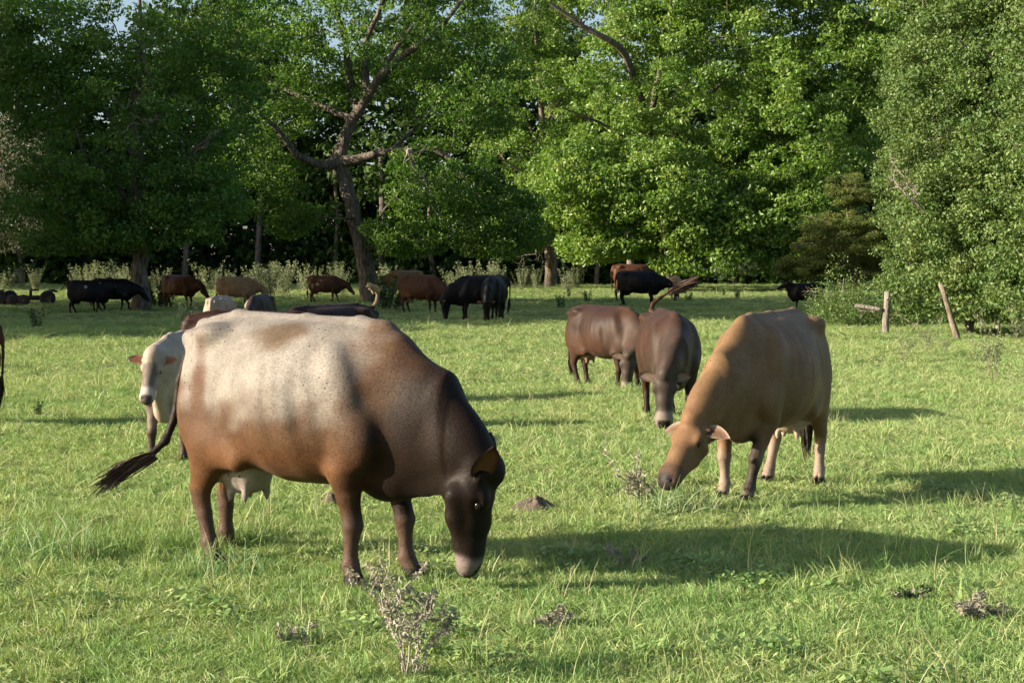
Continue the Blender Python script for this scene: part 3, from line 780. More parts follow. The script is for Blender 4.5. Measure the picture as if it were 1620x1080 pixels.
# -- shaded tree behind the black cows
b = ground_at(222, 490); D1 = b.y
w = Wood(3)
w.limb([(b.x, b.y, b.z - .25, .40), P4(222, 450, D1, .31), P4(221, 400, D1, .28), P4(217, 340, D1, .26), P4(220, 270, D1, .22), P4(215, 180, D1, .16), P4(222, 80, D1, .10), P4(220, -30, D1, .05)], step=.4)
for (tx, ty, dd, r, fx, fy) in ((130, 240, -1.5, .10, 218, 330), (340, 215, -2, .11, 219, 310), (110, 120, 1, .10, 219, 250), (330, 90, 1, .10, 218, 230), (220, 160, -3, .1, 218, 300), (290, 330, -2, .06, 217, 350), (60, 330, 1, .06, 218, 360)):
    j = w.nearest(at(fx, fy, D1)); v = w.P[j]; e = at(tx, ty, D1 + dd); m = (v + np.array(e)) / 2 + np.array((0, 0, .25))
    w.limb([(*v, r), (*m, r * .75), (*e, r * .35)], j, wob=.25)
T = lobe_points([LB(215, 190, D1, 4.6, 4.2, 3.6, 250, .45), LB(110, 330, D1, 2.2, 2.6, 1.7, 80), LB(310, 310, D1 - 1, 1.7, 2.4, 1.7, 70), LB(220, 360, D1 - 1, 2.4, 2.0, .9, 50), LB(220, 10, D1, 5.4, 4.8, 3.6, 220), LB(60, 90, D1, 2.6, 3, 2.6, 90)], np.random.default_rng(31))
make_tree('pecan_tree', 'dark shaded tree with a straight trunk beside the two walking black cows', b, w, T, M_LEAF_A, M_BARK, 95, .62, .15, 3, 'trees along the pasture edge', floor=2.0)

# -- broad sunlit oak right of the middle
b = onground(*at(1036, 430, 94).xy); D4 = 94.0
w = Wood(4)
w.limb([(b.x, b.y, b.z - .25, .55), P4(1036, 430, D4, .42), P4(1037, 380, D4, .38), P4(1036, 330, D4, .36), P4(1032, 270, D4, .33), P4(1024, 210, D4, .28), P4(1008, 140, D4 - 1, .22), P4(990, 88, D4 - 3, .19), P4(965, 65, D4 - 4, .17), P4(920, 40, D4 - 4.5, .13), P4(870, 5, D4 - 5, .08)], step=.4)
for (tx, ty, dd, r, fx, fy) in ((1150, 120, -2, .20, 1032, 270), (1250, 230, -3, .18, 1035, 320), (1200, 350, -5, .14, 1036, 345), (920, 270, -4, .15, 1034, 300), (1060, 20, 1, .18, 1024, 210), (1330, 100, -1, .12, 1033, 280), (890, 170, -3, .12, 1030, 250), (1080, 250, -6, .14, 1036, 330), (1120, 410, -4, .08, 1037, 370), (960, 330, -5, .10, 1036, 340)):
    j = w.nearest(at(fx, fy, D4)); v = w.P[j]; e = at(tx, ty, D4 + dd); m = (v + np.array(e)) / 2 + np.array((0, 0, .35))
    w.limb([(*v, r), (*m, r * .75), (*e, r * .35)], j, wob=.25)
T = lobe_points([LB(1120, 130, D4, 7.6, 6, 5.4, 360, .5), LB(1270, 200, D4 - 3, 4.6, 5, 5.0, 230, .45), LB(1190, 350, D4 - 4, 4.4, 3.8, 2.6, 190), LB(950, 290, D4 - 3.5, 3.6, 3.4, 3.0, 170), LB(1060, 310, D4 - 6, 2.8, 1.8, 2.6, 90), LB(1290, 370, D4 - 5, 3.4, 3, 2.4, 120), LB(960, 390, D4 - 3, 2.6, 2.6, .8, 60), LB(1130, 415, D4 - 5, 3.0, 2, .8, 50), LB(1120, -80, D4, 8.5, 6, 4.8, 240, .5), LB(1400, 60, D4 - 3, 3.8, 4, 5, 150), LB(1260, -20, D4, 5, 5, 4, 130)], np.random.default_rng(41))
make_tree('oak_tree', 'broad sunlit oak with low sweeping boughs above the black cow', b, w, T, M_LEAF_B, M_BARK, 125, .85, .23, 4, 'trees along the pasture edge', sides=8, floor=1.15)

# -- bright tree with the pale trunk between
b = onground(*at(870, 430, 101).xy); D3 = 101.0
w = Wood(5)
w.limb([(b.x, b.y, b.z - .25, .42), P4(870, 430, D3, .33), P4(868, 380, D3, .3), P4(862, 300, D3, .26), P4(858, 200, D3, .2), P4(850, 90, D3, .14), P4(845, -30, D3, .06)], step=.45)
for (tx, ty, dd, r, fx, fy) in ((790, 250, -2, .12, 864, 320), (940, 230, -2, .12, 864, 310), (780, 120, 0, .12, 860, 240), (930, 90, 0, .12, 858, 210), (850, 330, -4, .1, 866, 360)):
    j = w.nearest(at(fx, fy, D3)); v = w.P[j]; e = at(tx, ty, D3 + dd); m = (v + np.array(e)) / 2 + np.array((0, 0, .35))
    w.limb([(*v, r), (*m, r * .75), (*e, r * .35)], j, wob=.25)
T = lobe_points([LB(850, 180, D3, 4.4, 4, 4.4, 220, .45), LB(860, 330, D3 - 2, 3.6, 3.4, 2.0, 160, .3), LB(800, 380, D3 - 3, 2.0, 2.2, .9, 50), LB(840, 0, D3, 5, 4.4, 3.6, 150)], np.random.default_rng(51))
make_tree('oak_tree', 'yellow green tree with a pale trunk standing in the tall weeds', b, w, T, M_LEAF_B, M_BARK_PALE, 110, .75, .2, 5, 'trees along the pasture edge', floor=2.0)
b = onground(*at(997, 420, 104).xy)
w = Wood(55); D5 = 104
w.limb([(b.x, b.y, b.z - .25, .3), P4(996, 410, D5, .24), P4(990, 340, D5, .2), P4(985, 240, D5, .14), P4(990, 120, D5, .06)], step=.5)
T = lobe_points([LB(985, 200, D5, 3.6, 3.2, 4.0, 110, .4), LB(985, 320, D5, 3, 3, 1.8, 60)], np.random.default_rng(52))
make_tree('oak_tree', 'slim tree behind the brown cow beside the broad oak', b, w, T, M_LEAF_A, M_BARK_PALE, 70, .75, .2, 6, 'trees along the pasture edge', floor=2.4)

# -- grey willow-like tree at the left
b = onground(*at(-45, 440, 74).xy); D8 = 74
w = Wood(8)
w.limb([(b.x, b.y, b.z - .2, .3), P4(-45, 400, D8, .24), P4(-25, 300, D8, .18), P4(20, 200, D8, .10), P4(25, 120, D8, .05)], step=.5)
T = lobe_points([LB(10, 290, D8 - 1, 2.1, 1.8, 3.0, 130, .4), LB(-50, 280, D8, 2.2, 2, 3.4, 60)], np.random.default_rng(81))
make_tree('willow_tree', 'pale grey drooping tree at the shaded wood edge', b, w, T, M_LEAF_W, M_BARK, 95, .5, .15, 8, 'trees along the pasture edge', aspect=.28, flat=.9, droop=.5, floor=2.2)

# -- juniper leaning out on the right
b = ground_at(1352, 492); D6 = b.y
w = Wood(6)
w.limb([(b.x, b.y, b.z - .2, .24), P4(1353, 450, D6, .17), P4(1350, 410, D6, .15), P4(1345, 360, D6, .10), P4(1340, 310, D6, .05)], step=.3)
for (tx, ty, dd, r, fx, fy) in ((1240, 440, -.6, .05, 1350, 420), (1250, 390, -.3, .05, 1349, 400), (1270, 340, .3, .04, 1346, 370), (1440, 400, -.6, .05, 1350, 410), (1430, 345, .5, .04, 1346, 370), (1320, 425, -1.4, .05, 1351, 430), (1400, 445, -1, .05, 1351, 440)):
    j = w.nearest(at(fx, fy, D6)); v = w.P[j]; e = at(tx, ty, D6 + dd); m = (v + np.array(e)) / 2 + np.array((0, 0, .15))
    w.limb([(*v, r), (*m, r * .75), (*e, r * .35)], j, wob=.3)
T = lobe_points([LB(1340, 380, D6, 1.75, 1.5, 1.0, 230, .3), LB(1275, 425, D6 - .4, 1.0, 1.0, .5, 110), LB(1415, 425, D6 - .5, 1.0, 1.0, .55, 110), LB(1345, 300, D6, .9, .9, .6, 70), LB(1420, 360, D6 - .5, .8, .9, .5, 60)], np.random.default_rng(61))
make_tree('juniper_tree', 'olive green juniper with drooping sprays and bare lower twigs', b, w, T, M_LEAF_J, M_BARK_PALE, 210, .26, .075, 61, 'trees along the pasture edge', aspect=.30, flat=.45, floor=1.2, tip=.006)

# -- hedge trees on the right: fine grey green leaves down to the ground
def elm(px, py, hgt, rad, seed, n, label, low=.6):
    b = ground_at(px, py); g = np.random.default_rng(seed); w = Wood(seed)
    for s in range(3):
        a = g.uniform(0, 6.28); q = np.array((math.cos(a), math.sin(a), 0))
        w.limb([(b.x + q[0] * .12, b.y + q[1] * .12, b.z - .15, .10), (*(np.array(b) + q * .3 + (0, 0, hgt * .3)), .08), (*(np.array(b) + q * rad * .35 + (0, 0, hgt * .65)), .05), (*(np.array(b) + q * rad * .3 + (0, 0, hgt * .95)), .02)], step=.35) if s == 0 else \
        w.limb([(b.x, b.y, b.z, .09), (*(np.array(b) + q * .4 + (0, 0, hgt * .3)), .07), (*(np.array(b) + q * rad * .5 + (0, 0, hgt * .6)), .04), (*(np.array(b) + q * rad * .6 + (0, 0, hgt * .85)), .02)], 0, step=.35)
    T = lobe_points([((b.x, b.y, b.z + hgt * .58), (rad, rad, hgt * .45), n, .55), ((b.x, b.y, b.z + hgt * .27), (rad * .95, rad * .95, hgt * .16), n // 4, .4), ((b.x, b.y - .3, b.z + 1.0), (rad * 1.05, rad * .9, .8), n // 4, .3)], g)
    T = T[T[:, 2] > b.z + low]
    return make_tree('elm_tree', label, b, w, T, M_LEAF_E, M_BARK, 130, .40, .09, seed, 'leafy trees of the right hedge line', floor=b.z + low * .8, tip=.006)
elm(1535, 528, 9.5, 2.0, 71, 520, 'tall grey green elm behind the leaning pole in the hedge line', .45)
elm(1640, 534, 9.0, 2.1, 72, 460, 'tall bushy elm in the hedge line beside the fallen bough', .4)
elm(1740, 545, 8.5, 2.2, 73, 300, 'bushy elm at the far end of the hedge line past the fallen bough', .6)
elm(1590, 505, 10.5, 2.4, 74, 380, 'taller elm standing behind the bushy elms of the hedge line', .8)
elm(1470, 500, 9.0, 1.7, 75, 330, 'slender young elm between the juniper and the hedge line elms', .9)

# -- trees outside the view on the left that throw the long shade across the field
def shade_tree(x, y, hgt, rad, seed):
    b = onground(x, y); g = np.random.default_rng(seed); w = Wood(seed)
    w.limb([(b.x, b.y, b.z - .2, .4), (b.x + .2, b.y, b.z + hgt * .35, .3), (b.x, b.y + .3, b.z + hgt * .7, .15), (b.x, b.y, b.z + hgt * .95, .05)], step=.8)
    T = lobe_points([((b.x, b.y, b.z + hgt * .58), (rad, rad, hgt * .42), 260, .3)], g)
    return make_tree('shade_tree', 'tall dense tree of the left field boundary casting evening shade', b, w, T, M_LEAF_A, M_BARK, 34, 1.1, .42, seed, 'trees of the left field boundary', sides=5, floor=.8)
st = shade_tree(-30, 37, 15, 4.6, 91)
st.scale = (.72, .72, .72)
for i, (x, y, s, a) in enumerate(((-31, 44, 1.0, 1), (-30, 50, 1.2, 2), (-31, 57, 1.1, 3), (-33, 64, .92, 4), (-47, 93, 1.3, 5), (-52, 98, 1.35, 6), (-45, 100, 1.3, 2.2), (-46, 108, 1.3, 3.1), (-38, 42, .85, 4.4), (-39, 53, 1.2, .6))):
    c = copy_tree(st); c.location = onground(x, y); c.scale = (s, s, s); c.rotation_euler = (0, 0, a)

# -- the wood behind
g = np.random.default_rng(77)
n = 11500
xx = g.uniform(-75, 75, n); yy = 113 + g.uniform(0, 16, n) + 2.5 * np.sin(xx * .25); zz = gz(xx, yy) + 21 * g.uniform(0.0, 1, n) ** 1.25 * (.82 + .18 * np.sin(xx * .5 + 1.3 * np.sin(xx * .13)))
LV, LF, LC = leaves(np.stack([xx, yy, zz], 1), 24, 1.4, .55, g, flat=.7, up=.25)
me = mesh_np('wood', LV, LF); vcol(me, np.repeat(LC[:, None], 3, 1))
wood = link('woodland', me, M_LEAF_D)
tag(wood, 'dark dense wood behind the pasture edge trees', 'wood', kind='stuff')
# trunks of the wood's front rank
w = Wood(78)
for i in range(26):
    x = -48 + i * 3.9 + g.uniform(-1.2, 1.2); y = 111 + g.uniform(0, 4); r = g.uniform(.12, .26)
    V_ = onground(x, y)
    w = Wood(200 + i); w.limb([(V_.x, V_.y, V_.z - .2, r * 1.2), (V_.x + g.normal(0, .3), V_.y, V_.z + 4, r), (V_.x + g.normal(0, .5), V_.y, V_.z + 9, r * .6)], step=1.5)
    Vv, Ff = w.mesh(sides=7)
    o = link('tree_trunk', mesh_np('tree_trunk', Vv - np.array(V_), Ff, True), M_BARK, None, V_)
    tag(o, 'bare trunk in the dark front rank of the wood', 'trunk', 'trunks along the front of the wood')
# ================================================================ the herd
def hd(deg): return (math.cos(R(deg)), math.sin(R(deg)))
SOFT = (.34, .24, .15)
c_main = coat_fn((.27, .155, .088), (.034, .02, .014), .97, leg=(.25, .16, .115), saddle_or_sun=(.66, .61, .53), muzzle=(.60, .50, .45), tail=(.06, .04, .03), udder=(.85, .74, .66), seed=1, dark_from=-.02, saddle_or_sun_front=.74, muzzle_s=.43, lower=(.33, .155, .065), patches=[((-.58, -.26, .98), (.08, .14, .30), (.30, .16, .085)), ((-.82, -.18, .90), (.07, .12, .26), (.33, .16, .075)), ((.02, -.25, 1.32), (.20, .16, .09), (.36, .26, .17))], patch_soft=1.0)  # pale upper back is sun glare painted over a fawn brown coat
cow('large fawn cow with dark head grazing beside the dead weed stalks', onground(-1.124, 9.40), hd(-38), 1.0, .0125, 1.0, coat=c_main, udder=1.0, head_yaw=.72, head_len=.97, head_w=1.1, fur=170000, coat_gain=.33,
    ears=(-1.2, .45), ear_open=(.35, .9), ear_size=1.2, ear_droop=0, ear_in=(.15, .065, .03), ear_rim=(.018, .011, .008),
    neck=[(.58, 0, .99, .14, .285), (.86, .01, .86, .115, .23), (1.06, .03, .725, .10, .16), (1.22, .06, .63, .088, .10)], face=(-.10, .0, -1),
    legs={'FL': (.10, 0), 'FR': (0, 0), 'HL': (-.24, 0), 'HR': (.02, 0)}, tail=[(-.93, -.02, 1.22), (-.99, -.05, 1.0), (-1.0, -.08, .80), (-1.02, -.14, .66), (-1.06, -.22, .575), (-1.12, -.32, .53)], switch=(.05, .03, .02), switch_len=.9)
c_tan = coat_fn((.30, .19, .095), (.30, .18, .09), .5, leg=(.42, .33, .26), muzzle=(.09, .06, .05), muzzle_w=.7, udder=(.62, .5, .4), tail=(.2, .13, .08), forehead=(.29, .165, .085), belly=(.27, .17, .085), inner_ear=(.24, .12, .07), seed=2, patches=[((.60, .09, .22), (.20, .085, .30), (.07, .055, .045))], patch_soft=.5)  # dark patch paints shade onto the left front leg
cow('tan cow with white ear fringes grazing head on beside the dry thistle', onground(1.90, 12.6), hd(-119), .94, .014, .94, coat=c_tan, udder=.7, head_len=.98, head_w=1.15, coat_gain=.6, fur=70000, ear_droop=.9, ear_in=(.13, .075, .045), ear_rim=(.27, .22, .17), legs={'FL': (.20, -.10), 'FR': (.06, -.02), 'HL': (-.04, .02), 'HR': (.14, .03)},
    ears=(.10, -.1), switch=(.05, .035, .025), neck=[(.58, 0, .99, .14, .29), (.86, -.03, .86, .125, .23), (1.06, -.08, .73, .11, .17), (1.22, -.13, .63, .088, .11)], face=(.66, -.16, -.73), head_yaw=-.18)
c_dk = coat_fn((.095, .05, .03), (.12, .095, .078), .5, leg=(.05, .03, .022), muzzle=(.5, .42, .36), udder=(.4, .26, .2), tail=(.10, .05, .03), seed=3)
cow('dark brown cow facing the camera with its tail swung up', onground(1.69, 18.5), hd(-85), .86, .015, 1.02, coat=c_dk, udder=.3, head_len=1.12, head_w=1.15, ear_size=1.1, legs={'FL': (.05, 0), 'FR': (.12, 0)},
    fur=40000, neck=[(.60, 0, 1.0, .17, .28), (.84, -.07, .90, .14, .22), (1.05, -.17, .76, .12, .17), (1.18, -.25, .66, .09, .11)], face=(.20, -.05, -1), head_yaw=-.15,
    tail=[(-.92, -.06, 1.37), (-.95, -.03, 1.46), (-.95, .06, 1.54), (-.93, .18, 1.61), (-.9, .30, 1.67)], switch=(.075, .045, .03), switch_len=1.15, ear_in=(.22, .16, .12))
c_red = coat_fn((.125, .064, .04), (.12, .09, .07), .5, leg=(.07, .04, .028), saddle_or_sun=(.075, .042, .03), muzzle=(.42, .35, .3), udder=(.5, .34, .26), tail=(.06, .03, .02), seed=4)
cow('small red brown cow grazing behind the dark brown cow', onground(1.30, 23.5), hd(-50), .80, .017, .95, coat=c_red, udder=.4, head_len=1.12, head_w=1.1, ear_in=(.2, .14, .1), legs={'FL': (.12, 0), 'FR': (-.02, 0), 'HR': (.08, 0), 'HL': (-.05, 0)}, neck=[(.60, 0, .99, .17, .29), (.80, -.07, .86, .12, .225), (.93, -.22, .71, .11, .16), (.96, -.40, .60, .085, .11)], face=(.02, -.10, -1), head_yaw=-.8)
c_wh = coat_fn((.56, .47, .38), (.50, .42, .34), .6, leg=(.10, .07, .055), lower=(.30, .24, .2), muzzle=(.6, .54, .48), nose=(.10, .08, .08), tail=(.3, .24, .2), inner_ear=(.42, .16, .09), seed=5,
    patches=[])
def c_wh2(V, I):
    C = c_wh(V, I); P = V - I['poll']; s = P @ I['f']; la = P @ I['l']; uu = P @ I['u']; nz = vnoise(V, 9, 3)
    face = ss(.07, .11, s) * ss(.40, .35, s) * ss(.115, .045, np.abs(la) + .02 * nz) * (uu > -.1) * (s < .5)
    return lerp(C, (.12, .10, .088), .8 * face)
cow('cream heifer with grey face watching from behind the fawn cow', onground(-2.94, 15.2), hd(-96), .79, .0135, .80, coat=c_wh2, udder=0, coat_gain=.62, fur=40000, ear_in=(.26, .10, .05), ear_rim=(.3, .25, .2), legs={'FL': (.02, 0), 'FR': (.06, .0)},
    neck=[(.60, 0, 1.02, .16, .27), (.78, 0, 1.08, .125, .20), (.93, 0, 1.12, .105, .15), (1.04, 0, 1.17, .085, .10)], face=(.55, .02, -.84), head_yaw=.12, ears=(.05, .12), head_len=.96, head_w=1.0)
c_sad = coat_fn((.13, .06, .03), (.06, .04, .03), .5, leg=(.05, .03, .02), seed=6)
cow('brown cow walking out past the herd, rump and hind leg showing', onground(-6.02, 17.7), hd(176), .80, .02, .95, coat=c_sad, udder=.3)
c_db = coat_fn((.060, .026, .017), (.04, .022, .016), .5, seed=7)
cow('dark chocolate cow standing hidden behind the pale rump of the fawn cow', onground(-2.55, 17.4), hd(8), .855, .018, 1.0, coat=c_db, udder=.3)
c_dn = coat_fn((.05, .024, .018), (.06, .04, .03), .5, seed=8, tail=(.36, .27, .15), patches=[((-.6, -.1, 1.36), (.05, .05, .06), (.6, .55, .5))])
cow('dark cow with a cream tail swung up behind the fawn back', onground(-2.25, 20.7), hd(226), .85, .018, 1.0, coat=c_dn, udder=.3, switch=(.40, .30, .17),
    tail=[(-.92, 0, 1.38), (-.95, 0, 1.43), (-.97, 0, 1.50), (-.965, 0, 1.57), (-.93, 0, 1.63), (-.88, 0, 1.66)], switch_len=.55)

LEVEL = [(.60, 0, 1.02, .17, .29), (.84, 0, 1.06, .13, .21), (1.04, 0, 1.12, .11, .16), (1.17, 0, 1.17, .085, .10)]
LOW = [(.60, 0, 1.0, .17, .30), (.86, 0, .95, .13, .22), (1.10, 0, .92, .11, .16), (1.27, 0, .90, .085, .10)]
HIGH = [(.60, 0, 1.04, .17, .28), (.80, 0, 1.18, .125, .20), (.93, 0, 1.32, .105, .15), (1.02, 0, 1.44, .085, .10)]
def far_cow(label, px, py, deg, hpx, coat, pose='graze', h=.03, girth=1.0, yaw=0, **kw):
    p = ground_at(px, py); sc = hpx / F_PX * p.y / 1.39
    if pose == 'level': kw.update(neck=LEVEL, face=(.75, 0, -.66))
    elif pose == 'low': kw.update(neck=LOW, face=(.6, 0, -.8))
    elif pose == 'high': kw.update(neck=HIGH, face=(.85, 0, -.5))
    return cow(label, p, hd(deg), sc, h, girth, coat=coat, head_yaw=yaw, **kw)
BLK = coat_fn((.012, .011, .012), (.012, .011, .012), .3, leg=(.012, .011, .011), muzzle=(.03, .03, .03), udder=(.05, .04, .04), seed=10)
BLKW = coat_fn((.012, .011, .012), (.012, .011, .012), .3, leg=(.012, .011, .011), muzzle=(.03, .03, .03), udder=(.05, .04, .04), patches=[((-.05, -.38, 1.15), (.07, .1, .08), (.6, .58, .52)), ((.5, -.2, 1.3), (.05, .1, .04), (.4, .25, .12))], seed=11)
far_cow('black cow with a small white flank mark walking toward the shaded trunk', 140, 497, 2, 53, BLKW, 'level', legs={'FL': (.22, 0), 'FR': (-.16, 0), 'HL': (-.18, 0), 'HR': (.16, 0)}, tail=[(-.95, 0, 1.27), (-1.12, 0, 1.02), (-1.25, -.05, .93), (-1.4, -.08, .98)], switch=(.015, .012, .012))
far_cow('black cow walking head low with its nose behind the shaded trunk', 178, 492, 6, 51, BLK, 'low', legs={'FL': (.25, .0, .1), 'FR': (-.12, 0), 'HL': (.1, 0), 'HR': (-.15, 0)}, switch=(.015, .012, .012))
RB = coat_fn((.155, .066, .03), (.07, .03, .016), .55, leg=(.06, .03, .02), muzzle=(.05, .03, .03), udder=(.5, .36, .28), seed=12)
far_cow('red brown cow standing with lowered head among pale weeds', 284, 486, -28, 51, RB, 'low', legs={'FR': (.06, 0)})
TN = coat_fn((.36, .22, .115), (.26, .15, .08), .5, leg=(.30, .2, .13), muzzle=(.08, .05, .04), udder=(.55, .42, .32), seed=13)
TN_GAIN = dict(coat_gain=.85)
far_cow('light tan cow standing behind the two pale calves', 374, 488, -14, 50, TN, 'low', **TN_GAIN)
WC = coat_fn((.62, .54, .42), (.5, .42, .32), .6, leg=(.45, .38, .3), seed=14)
def put(label, px, topy, d, deg, coat, **kw):
    x = (px - CX) / F_PX * d; z = CAM_Z - (topy - HORIZON) / F_PX * d; b = onground(x, d)
    return cow(label, b, hd(deg), (z - b.z) / 1.40, kw.pop('h', .025), kw.pop('girth', 1.0), coat=coat, **kw)
put('cream calf standing tail toward the fawn cow', 351, 468, 34, 82, WC, girth=.82, udder=0, switch=(.5, .42, .32))
WD = coat_fn((.07, .045, .04), (.10, .07, .06), .4, leg=(.1, .07, .05), seed=15, patches=[((.2, -.33, 1.0), (.9, .25, .5), (.55, .48, .42))])
put('white and dark brown calf facing the camera behind the fawn cow', 410, 466, 34, -97, WD, girth=.85, udder=0)
SB = coat_fn((.17, .08, .04), (.10, .05, .03), .5, leg=(.12, .06, .035), muzzle=(.3, .22, .18), udder=(.5, .36, .28), seed=16, patches=[((-.35, -.35, .95), (.10, .15, .07), (.5, .42, .35)), ((-.15, -.38, 1.15), (.06, .15, .05), (.5, .42, .35)), ((-.6, -.25, .85), (.06, .15, .12), (.5, .42, .35))])
far_cow('speckled brown cow walking toward the leaning pecan trunk', 514, 478, -4, 42, SB, 'low', legs={'FL': (.2, 0), 'FR': (-.1, 0), 'HL': (-.15, 0), 'HR': (.1, 0)})
far_cow('pale fawn cow with lowered head behind the red cow', 640, 474, 200, 46, TN, 'low', **TN_GAIN)
far_cow('deep red cow grazing between the pecan trunk and the black pair', 666, 496, -30, 61, RB, 'graze', girth=1.05, yaw=-.4)
far_cow('black cow grazing with its head reached out beside another black cow', 760, 506, 192, 70, BLK, 'graze', switch=(.015, .012, .012), girth=1.0)
far_cow('black cow grazing face on beside another black cow', 781, 508, -100, 72, BLK, 'graze', switch=(.015, .012, .012), girth=.95)
far_cow('black cow standing in shade beneath the broad oak', 1011, 484, -12, 55, BLK, 'low', girth=1.1, switch=(.015, .012, .012))
put('brown cow behind the black cow under the oak', 1000, 418, 84, 5, RB, h=.035)
far_cow('pale tan cow standing tail on beside the oak shade cow', 1068, 478, 84, 42, TN, 'graze', girth=.95, coat_gain=1.1)
far_cow('black calf with raised head behind the bare juniper twigs', 1276, 491, 172, 43, BLK, 'high', switch=(.015, .012, .012), girth=.9)
# ================================================================ weeds, fence remains, implement
M_WEED = mat_leafy('weed_leaf', [(0.13, 0.17, 0.085), (0.19, 0.24, 0.13), (0.26, 0.31, 0.18), (0.33, 0.36, 0.23)], trans=0.25, gloss=0.3)
M_WEED_DK = mat_leafy('nettle_leaf', [(0.03, 0.07, 0.02), (0.05, 0.10, 0.03), (0.08, 0.13, 0.04)], trans=0.25, gloss=0.3)
M_STEM = mat_plain('weed_stem', (0.20, 0.17, 0.10), 0.8, 0.3, 20, 0.2)
M_DRY = mat_plain('dry_weed', (0.36, 0.32, 0.27), 0.85, 0.35, 25, 0.2)
M_DRYLEAF = mat_leafy('dry_leaf', [(0.17, 0.19, 0.12), (0.28, 0.28, 0.20), (0.42, 0.39, 0.33)], trans=0.15, gloss=0.2)

def weed_mesh(seed, stems, hgt, spread, leaf, per, lean=.25, aspect=.3, branch=0):
    g = np.random.default_rng(seed); w = Wood(seed); w.rmin = .0012; pts = []
    w.add((0, 0, -.03), -1, .008)
    for s in range(stems):
        a = g.uniform(0, 6.28); q = np.array((math.cos(a), math.sin(a), 0)); r = g.uniform(0, spread); h = hgt * g.uniform(.6, 1.05); ln = g.uniform(.05, lean) * h
        A = [(*(q * r * .4 + (0, 0, -.03)), .0042), (*(q * (r * .6 + ln * .3) + (0, 0, h * .5)), .0034), (*(q * (r * .8 + ln) + g.normal(0, .02, 3) + (0, 0, h)), .0018)]
        n0 = len(w.P); w.limb(A, w.add(A[0][:3], 0, .004), step=h * .12, wob=1.2)
        idx = list(range(n0 + 2, len(w.P)))
        for b in range(branch):
            i = idx[int(g.uniform(.25, .9) * (len(idx) - 1))]; p = w.P[i]; bd = g.normal(0, 1, 3); bd[2] = abs(bd[2]) * .9 + .25; bd /= np.linalg.norm(bd); L = h * g.uniform(.14, .34)
            m0 = len(w.P); w.limb([(*p, .0026), (*(p + bd * L * .5), .002), (*(p + bd * L + (0, 0, L * .2)), .0012)], i, step=L * .25, wob=1.5)
            idx += list(range(m0, len(w.P))) if b % 2 == 0 else []
        pts += [w.P[i] for i in idx]
    V, F = w.mesh(sides=4, tip=.002)
    pts = np.array(pts); pts = pts[pts[:, 2] > hgt * .08]
    LV, LF, LC = leaves(pts, per, leaf * .8, leaf, g, up=.6, aspect=aspect, flat=.8)
    return mesh_np('stem', V, F), (LV, LF, LC)
def plant(name, label, loc, sm, lm, leafmat, stemmat, group=None, rot=0, s=1.0, cat='weed'):
    root = link(name, None); root.location = loc; root.rotation_euler = (0, 0, rot); root.scale = (s, s, s)
    link('stem', sm, stemmat, root); link('foliage', lm, leafmat, root)
    return tag(root, label, cat, group)
def leafmesh(L): me = mesh_np('foliage', L[0], L[1]); vcol(me, np.repeat(L[2][:, None], 3, 1)); return me
kinds = []
for i in range(4):
    sm, L = weed_mesh(300 + i, 16, 1.45, .55, .11, 5); kinds.append((sm, leafmesh(L)))
g = np.random.default_rng(5)
spots = [(px, py) for a, b, n, py in ((0, 70, 5, 462), (100, 200, 8, 466), (235, 262, 2, 468), (325, 350, 2, 470), (410, 465, 7, 470), (478, 545, 6, 464), (600, 625, 2, 468), (700, 812, 9, 462), (812, 850, 5, 458), (885, 912, 3, 462), (345, 400, 3, 460)) for px, py in zip(g.uniform(a, b, n), py + g.uniform(-5, 4, n))]
for i, (px, py) in enumerate(spots):
    sm, lm = kinds[i % 4]; p = ground_at(px, py)
    plant('tall_weed', 'tall pale grey green weed in the sunlit strip before the wood', p, sm, lm, M_WEED, M_STEM, 'tall weeds along the wood edge', g.uniform(0, 6.28), g.uniform(.75, 1.15))
# separate bushes in the field
sm, L = weed_mesh(320, 14, .75, .25, .085, 6, aspect=.5)
plant('leafy_weed', 'bright leafy weed clump standing behind the chocolate cow', ground_at(302, 530), sm, leafmesh(L), M_WEED, M_STEM)
sm, L = weed_mesh(321, 22, 1.0, .9, .10, 8, aspect=.5); dkl = leafmesh(L)
plant('nettle_clump', 'dark green weed clump at the foot of the leaning pecan', ground_at(612, 492), sm, dkl, M_WEED_DK, M_STEM, None, 0, 1.1)
plant('nettle_clump', 'dark green weed clump at the foot of the shaded straight trunk', ground_at(252, 488), sm, dkl, M_WEED_DK, M_STEM, None, 2, 1.1)
sm, L = weed_mesh(322, 7, .55, .2, .08, 5, aspect=.4); lk = leafmesh(L)
for i, (px, py, s) in enumerate(((888, 492, 1.1), (928, 478, .9), (1166, 474, 1.0), (1090, 478, .8), (900, 470, .8), (20, 470, .8), (56, 520, 1.0), (60, 660, .35), (395, 500, .9), (1145, 468, .7))):
    plant('shade_weed', 'small dark leafy weed standing alone in the grazed grass', ground_at(px, py), sm, lk, M_WEED_DK, M_STEM, 'single weeds in the grass', i * 1.3, s)
# right-hand field weeds
sm, L = weed_mesh(323, 9, 1.0, .35, .05, 5, branch=3, aspect=.35); lk2 = leafmesh(L)
for i, (px, py, s, lb) in enumerate(((1572, 606, .95, 'pale branching weed alone in the sunlit grass below the hedge'), (1432, 572, .62, 'brownish weed clump in front of the white fence post'), (1466, 560, .7, 'weed clump in front of the leaning hedge pole'), (1497, 563, .45, 'low dark weed beside the weed clump by the leaning pole'), (1610, 545, .8, 'pale weed at the foot of the bushy hedge elm'))):
    plant('field_weed', lb, ground_at(px, py), sm, lk2, M_DRYLEAF if i in (1, 2) else M_WEED, M_STEM, None, i * 2.1, s)
